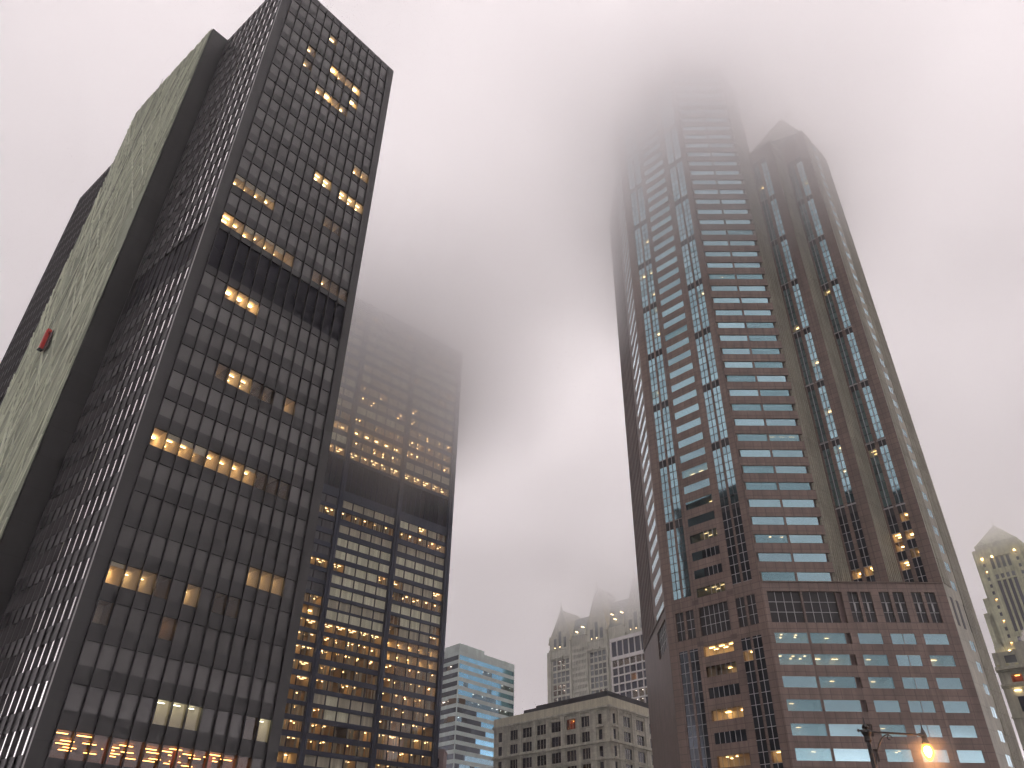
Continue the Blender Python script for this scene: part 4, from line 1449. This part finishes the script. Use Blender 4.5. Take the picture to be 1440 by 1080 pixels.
# ------------------------------------------------------------------ tree at the far right corner
def build_tree():
    x, y = 57.5, 89.0
    root = thing('tree', 'dark leafy tree showing at the bottom right corner beside the granite tower', 'tree', (x, y, 0))
    r3 = random.Random(5)
    t = MB()
    t.tube([(x, y, 0), (x + 0.1, y, 3), (x - 0.1, y + 0.1, 6), (x, y, 9)], [0.34, 0.26, 0.19, 0.08], 'bark', 10)
    tips = []
    for i in range(16):
        a = r3.uniform(0, 6.28)
        z0 = r3.uniform(3.4, 8)
        L = r3.uniform(1.6, 3.4)
        e = (x + math.cos(a) * L, y + math.sin(a) * L, z0 + r3.uniform(1.2, 3.4))
        t.tube([(x, y, z0), ((x + e[0]) / 2, (y + e[1]) / 2, (z0 + e[2]) / 2 + 0.2), e], [0.1, 0.06, 0.02], 'bark', 6)
        tips.append(e)
    t.build('trunk', root)
    c = MB()
    for e in tips + [(x, y, 10.3), (x, y, 9), (x + 0.8, y, 11)]:
        for k in range(130):
            p = Vector(e) + Vector((r3.gauss(0, 0.62), r3.gauss(0, 0.62), r3.gauss(0, 0.55)))
            s = r3.uniform(0.10, 0.2)
            a = Vector((r3.gauss(0, 1), r3.gauss(0, 1), r3.gauss(0, 1))).normalized()
            b = a.orthogonal().normalized()
            c.poly((p - a * s, p + b * s * 0.5, p + a * s, p - b * s * 0.5), 'leaf')
    c.build('crown', root)


build_tree()

# ------------------------------------------------------------------ ground
def sheet(name, x0, y0, x1, y1, z, mat):
    m = MB()
    m.poly(((x0, y0, z), (x1, y0, z), (x1, y1, z), (x0, y1, z)), mat, 0.5)
    o = m.build(name)
    o['kind'] = 'structure'
    return o


sheet('ground', -1500, -1500, 1500, 1500, -0.16, 'asphalt')
m = MB()
fg = Frame(0, 0, 90)
m.box(fg, -60, 60, -0.155, 0.0, -38.5, -32.0, 'concrete')
o = m.build('pavement')
o['kind'] = 'structure'

# ------------------------------------------------------------------ steam plume
volume_mat('steam_air', (0.97, 0.93, 0.92), 0.25, 0.1)
st = bpy.data.meshes.new('steam')
bm = bmesh.new()
r4 = random.Random(3)
from mathutils import noise as mnoise
q0 = Vector((186.0, 268.0, 80.0))
bmesh.ops.create_icosphere(bm, subdivisions=4, radius=1.0)
for v in bm.verts:
    n = v.co.normalized()
    f = 1 + 0.55 * mnoise.noise(n * 1.6 + Vector((3, 1, 7))) + 0.28 * mnoise.noise(n * 4.1) + 0.12 * mnoise.noise(n * 9)
    v.co = Vector((n.x * 5.2, n.y * 5.2, n.z * 4.0)) * f
bm.to_mesh(st)
bm.free()
st.materials.append(MATS['steam_air'])
so = bpy.data.objects.new('steam', st)
so.location = q0
so['kind'] = 'stuff'
so['label'] = 'pale puff of steam rising in front of the stepped tower'
so['category'] = 'steam'
col.objects.link(so)

# ------------------------------------------------------------------ air: even haze box and the low cloud
def closed_box(name, x0, y0, z0, x1, y1, z1, mat):
    me = bpy.data.meshes.new(name)
    b = bmesh.new()
    bmesh.ops.create_cube(b, size=1.0)
    for v in b.verts:
        v.co = Vector(((x0 + x1) / 2 + v.co.x * (x1 - x0), (y0 + y1) / 2 + v.co.y * (y1 - y0), (z0 + z1) / 2 + v.co.z * (z1 - z0)))
    b.to_mesh(me)
    b.free()
    me.materials.append(mat)
    o = bpy.data.objects.new(name, me)
    col.objects.link(o)
    o['kind'] = 'stuff'
    return o


m, t, v = volume_mat('haze_air', (0.998, 0.994, 0.998), 0.00025, 0.5)
closed_box('haze', -1510, -1510, -1.5, 1510, 1510, 330, m)
m, t, v = volume_mat('cloud_air', (0.9995, 0.9985, 0.999), 1.0, 0.66)
g = N(t, 'ShaderNodeNewGeometry')
sp = N(t, 'ShaderNodeSeparateXYZ')
t.links.new(g.outputs['Position'], sp.inputs[0])
nz = N(t, 'ShaderNodeTexNoise', Scale=0.014, Detail=3.0, Roughness=0.6)
t.links.new(g.outputs['Position'], nz.inputs['Vector'])
# height above a wavy cloud base, in metres, drives the density
a = N(t, 'ShaderNodeMath', operation='MULTIPLY_ADD')
a.inputs[1].default_value = 60.0
t.links.new(nz.outputs[0], a.inputs[0])
t.links.new(sp.outputs[2], a.inputs[2])
cxy = N(t, 'ShaderNodeCombineXYZ')
t.links.new(sp.outputs[0], cxy.inputs[0])
t.links.new(sp.outputs[1], cxy.inputs[1])
cur = a.outputs[0]
# the base sags over one stretch of the city and lifts over others: (x, y, radius, metres)
for cx_, cy_, rad, dep in ((-50, 224, 90, 55), (45, 162, 90, 15), (-4, 290, 170, -14), (262, 400, 150, -9), (60, 560, 170, -4)):
    dd = N(t, 'ShaderNodeVectorMath', operation='DISTANCE')
    t.links.new(cxy.outputs[0], dd.inputs[0])
    dd.inputs[1].default_value = (cx_, cy_, 0)
    sag = N(t, 'ShaderNodeMapRange')
    sag.interpolation_type = 'SMOOTHSTEP'
    sag.inputs[1].default_value = 5.0
    sag.inputs[2].default_value = rad
    sag.inputs[3].default_value = dep
    sag.inputs[4].default_value = 0.0
    t.links.new(dd.outputs['Value'], sag.inputs[0])
    ad = N(t, 'ShaderNodeMath', operation='ADD')
    t.links.new(cur, ad.inputs[0])
    t.links.new(sag.outputs[0], ad.inputs[1])
    cur = ad.outputs[0]
mr = N(t, 'ShaderNodeMapRange')
mr.inputs[1].default_value = 140.0 + 30.0
mr.inputs[2].default_value = 188.0 + 30.0
mr.inputs[3].default_value = 0.0
mr.inputs[4].default_value = 0.045
t.links.new(cur, mr.inputs[0])
m2 = N(t, 'ShaderNodeMapRange')                # denser again high up
m2.inputs[1].default_value = 196.0 + 30.0
m2.inputs[2].default_value = 222.0 + 30.0
m2.inputs[3].default_value = 0.0
m2.inputs[4].default_value = 0.025
t.links.new(cur, m2.inputs[0])
sm = N(t, 'ShaderNodeMath', operation='ADD')
t.links.new(mr.outputs[0], sm.inputs[0])
t.links.new(m2.outputs[0], sm.inputs[1])
t.links.new(sm.outputs[0], v.inputs['Density'])
closed_box('low_cloud', -720, -720, 84, 720, 1120, 238, m)


# ------------------------------------------------------------------ sky and sun
w = bpy.data.worlds.new('World')
sc.world = w
w.use_nodes = True
t = w.node_tree
t.nodes.clear()
out = N(t, 'ShaderNodeOutputWorld')
bg = N(t, 'ShaderNodeBackground')
sky = N(t, 'ShaderNodeTexSky')
sky.sky_type = 'NISHITA'
sky.sun_disc = False
SUN_EL, SUN_AZ = 31.0, -2.0
sky.sun_elevation = R(SUN_EL)
sky.sun_rotation = R(SUN_AZ)
sky.dust_density = 3.0
hs = N(t, 'ShaderNodeHueSaturation')
hs.inputs['Saturation'].default_value = 0.1
mx = N(t, 'ShaderNodeMix', data_type='RGBA')
mx.inputs[0].default_value = 0.9
mx.inputs[7].default_value = (*[x / 0.1 for x in (1.42, 1.27, 1.305)], 1)
t.links.new(sky.outputs[0], hs.inputs['Color'])
t.links.new(hs.outputs[0], mx.inputs[6])
t.links.new(mx.outputs[2], bg.inputs[0])
bg.inputs[1].default_value = 0.1
t.links.new(bg.outputs[0], out.inputs[0])
sl = bpy.data.lights.new('sun', 'SUN')
sl.energy = 1.2
sl.angle = R(14)
sl.color = (1.0, 0.96, 0.92)
so = bpy.data.objects.new('sun', sl)
d = Vector((math.sin(R(SUN_AZ)) * math.cos(R(SUN_EL)), math.cos(R(SUN_AZ)) * math.cos(R(SUN_EL)), math.sin(R(SUN_EL))))
so.rotation_euler = d.to_track_quat('Z', 'Y').to_euler()
so.location = d * 900
col.objects.link(so)

# ------------------------------------------------------------------ render settings
sc.render.engine = 'CYCLES'
cy = sc.cycles
cy.use_denoising = True
cy.max_bounces = 20
cy.diffuse_bounces = 3
cy.glossy_bounces = 3
cy.transmission_bounces = 4
cy.volume_bounces = 12
cy.use_light_tree = False
cy.use_adaptive_sampling = True
cy.adaptive_threshold = 0.05
cy.transparent_max_bounces = 24
cy.volume_step_rate = 0.35
cy.volume_max_steps = 512
cy.sample_clamp_indirect = 6.0
sc.view_settings.view_transform = 'Standard'
sc.view_settings.look = 'None'
sc.view_settings.exposure = 0.44
sc.view_settings.gamma = 1.0
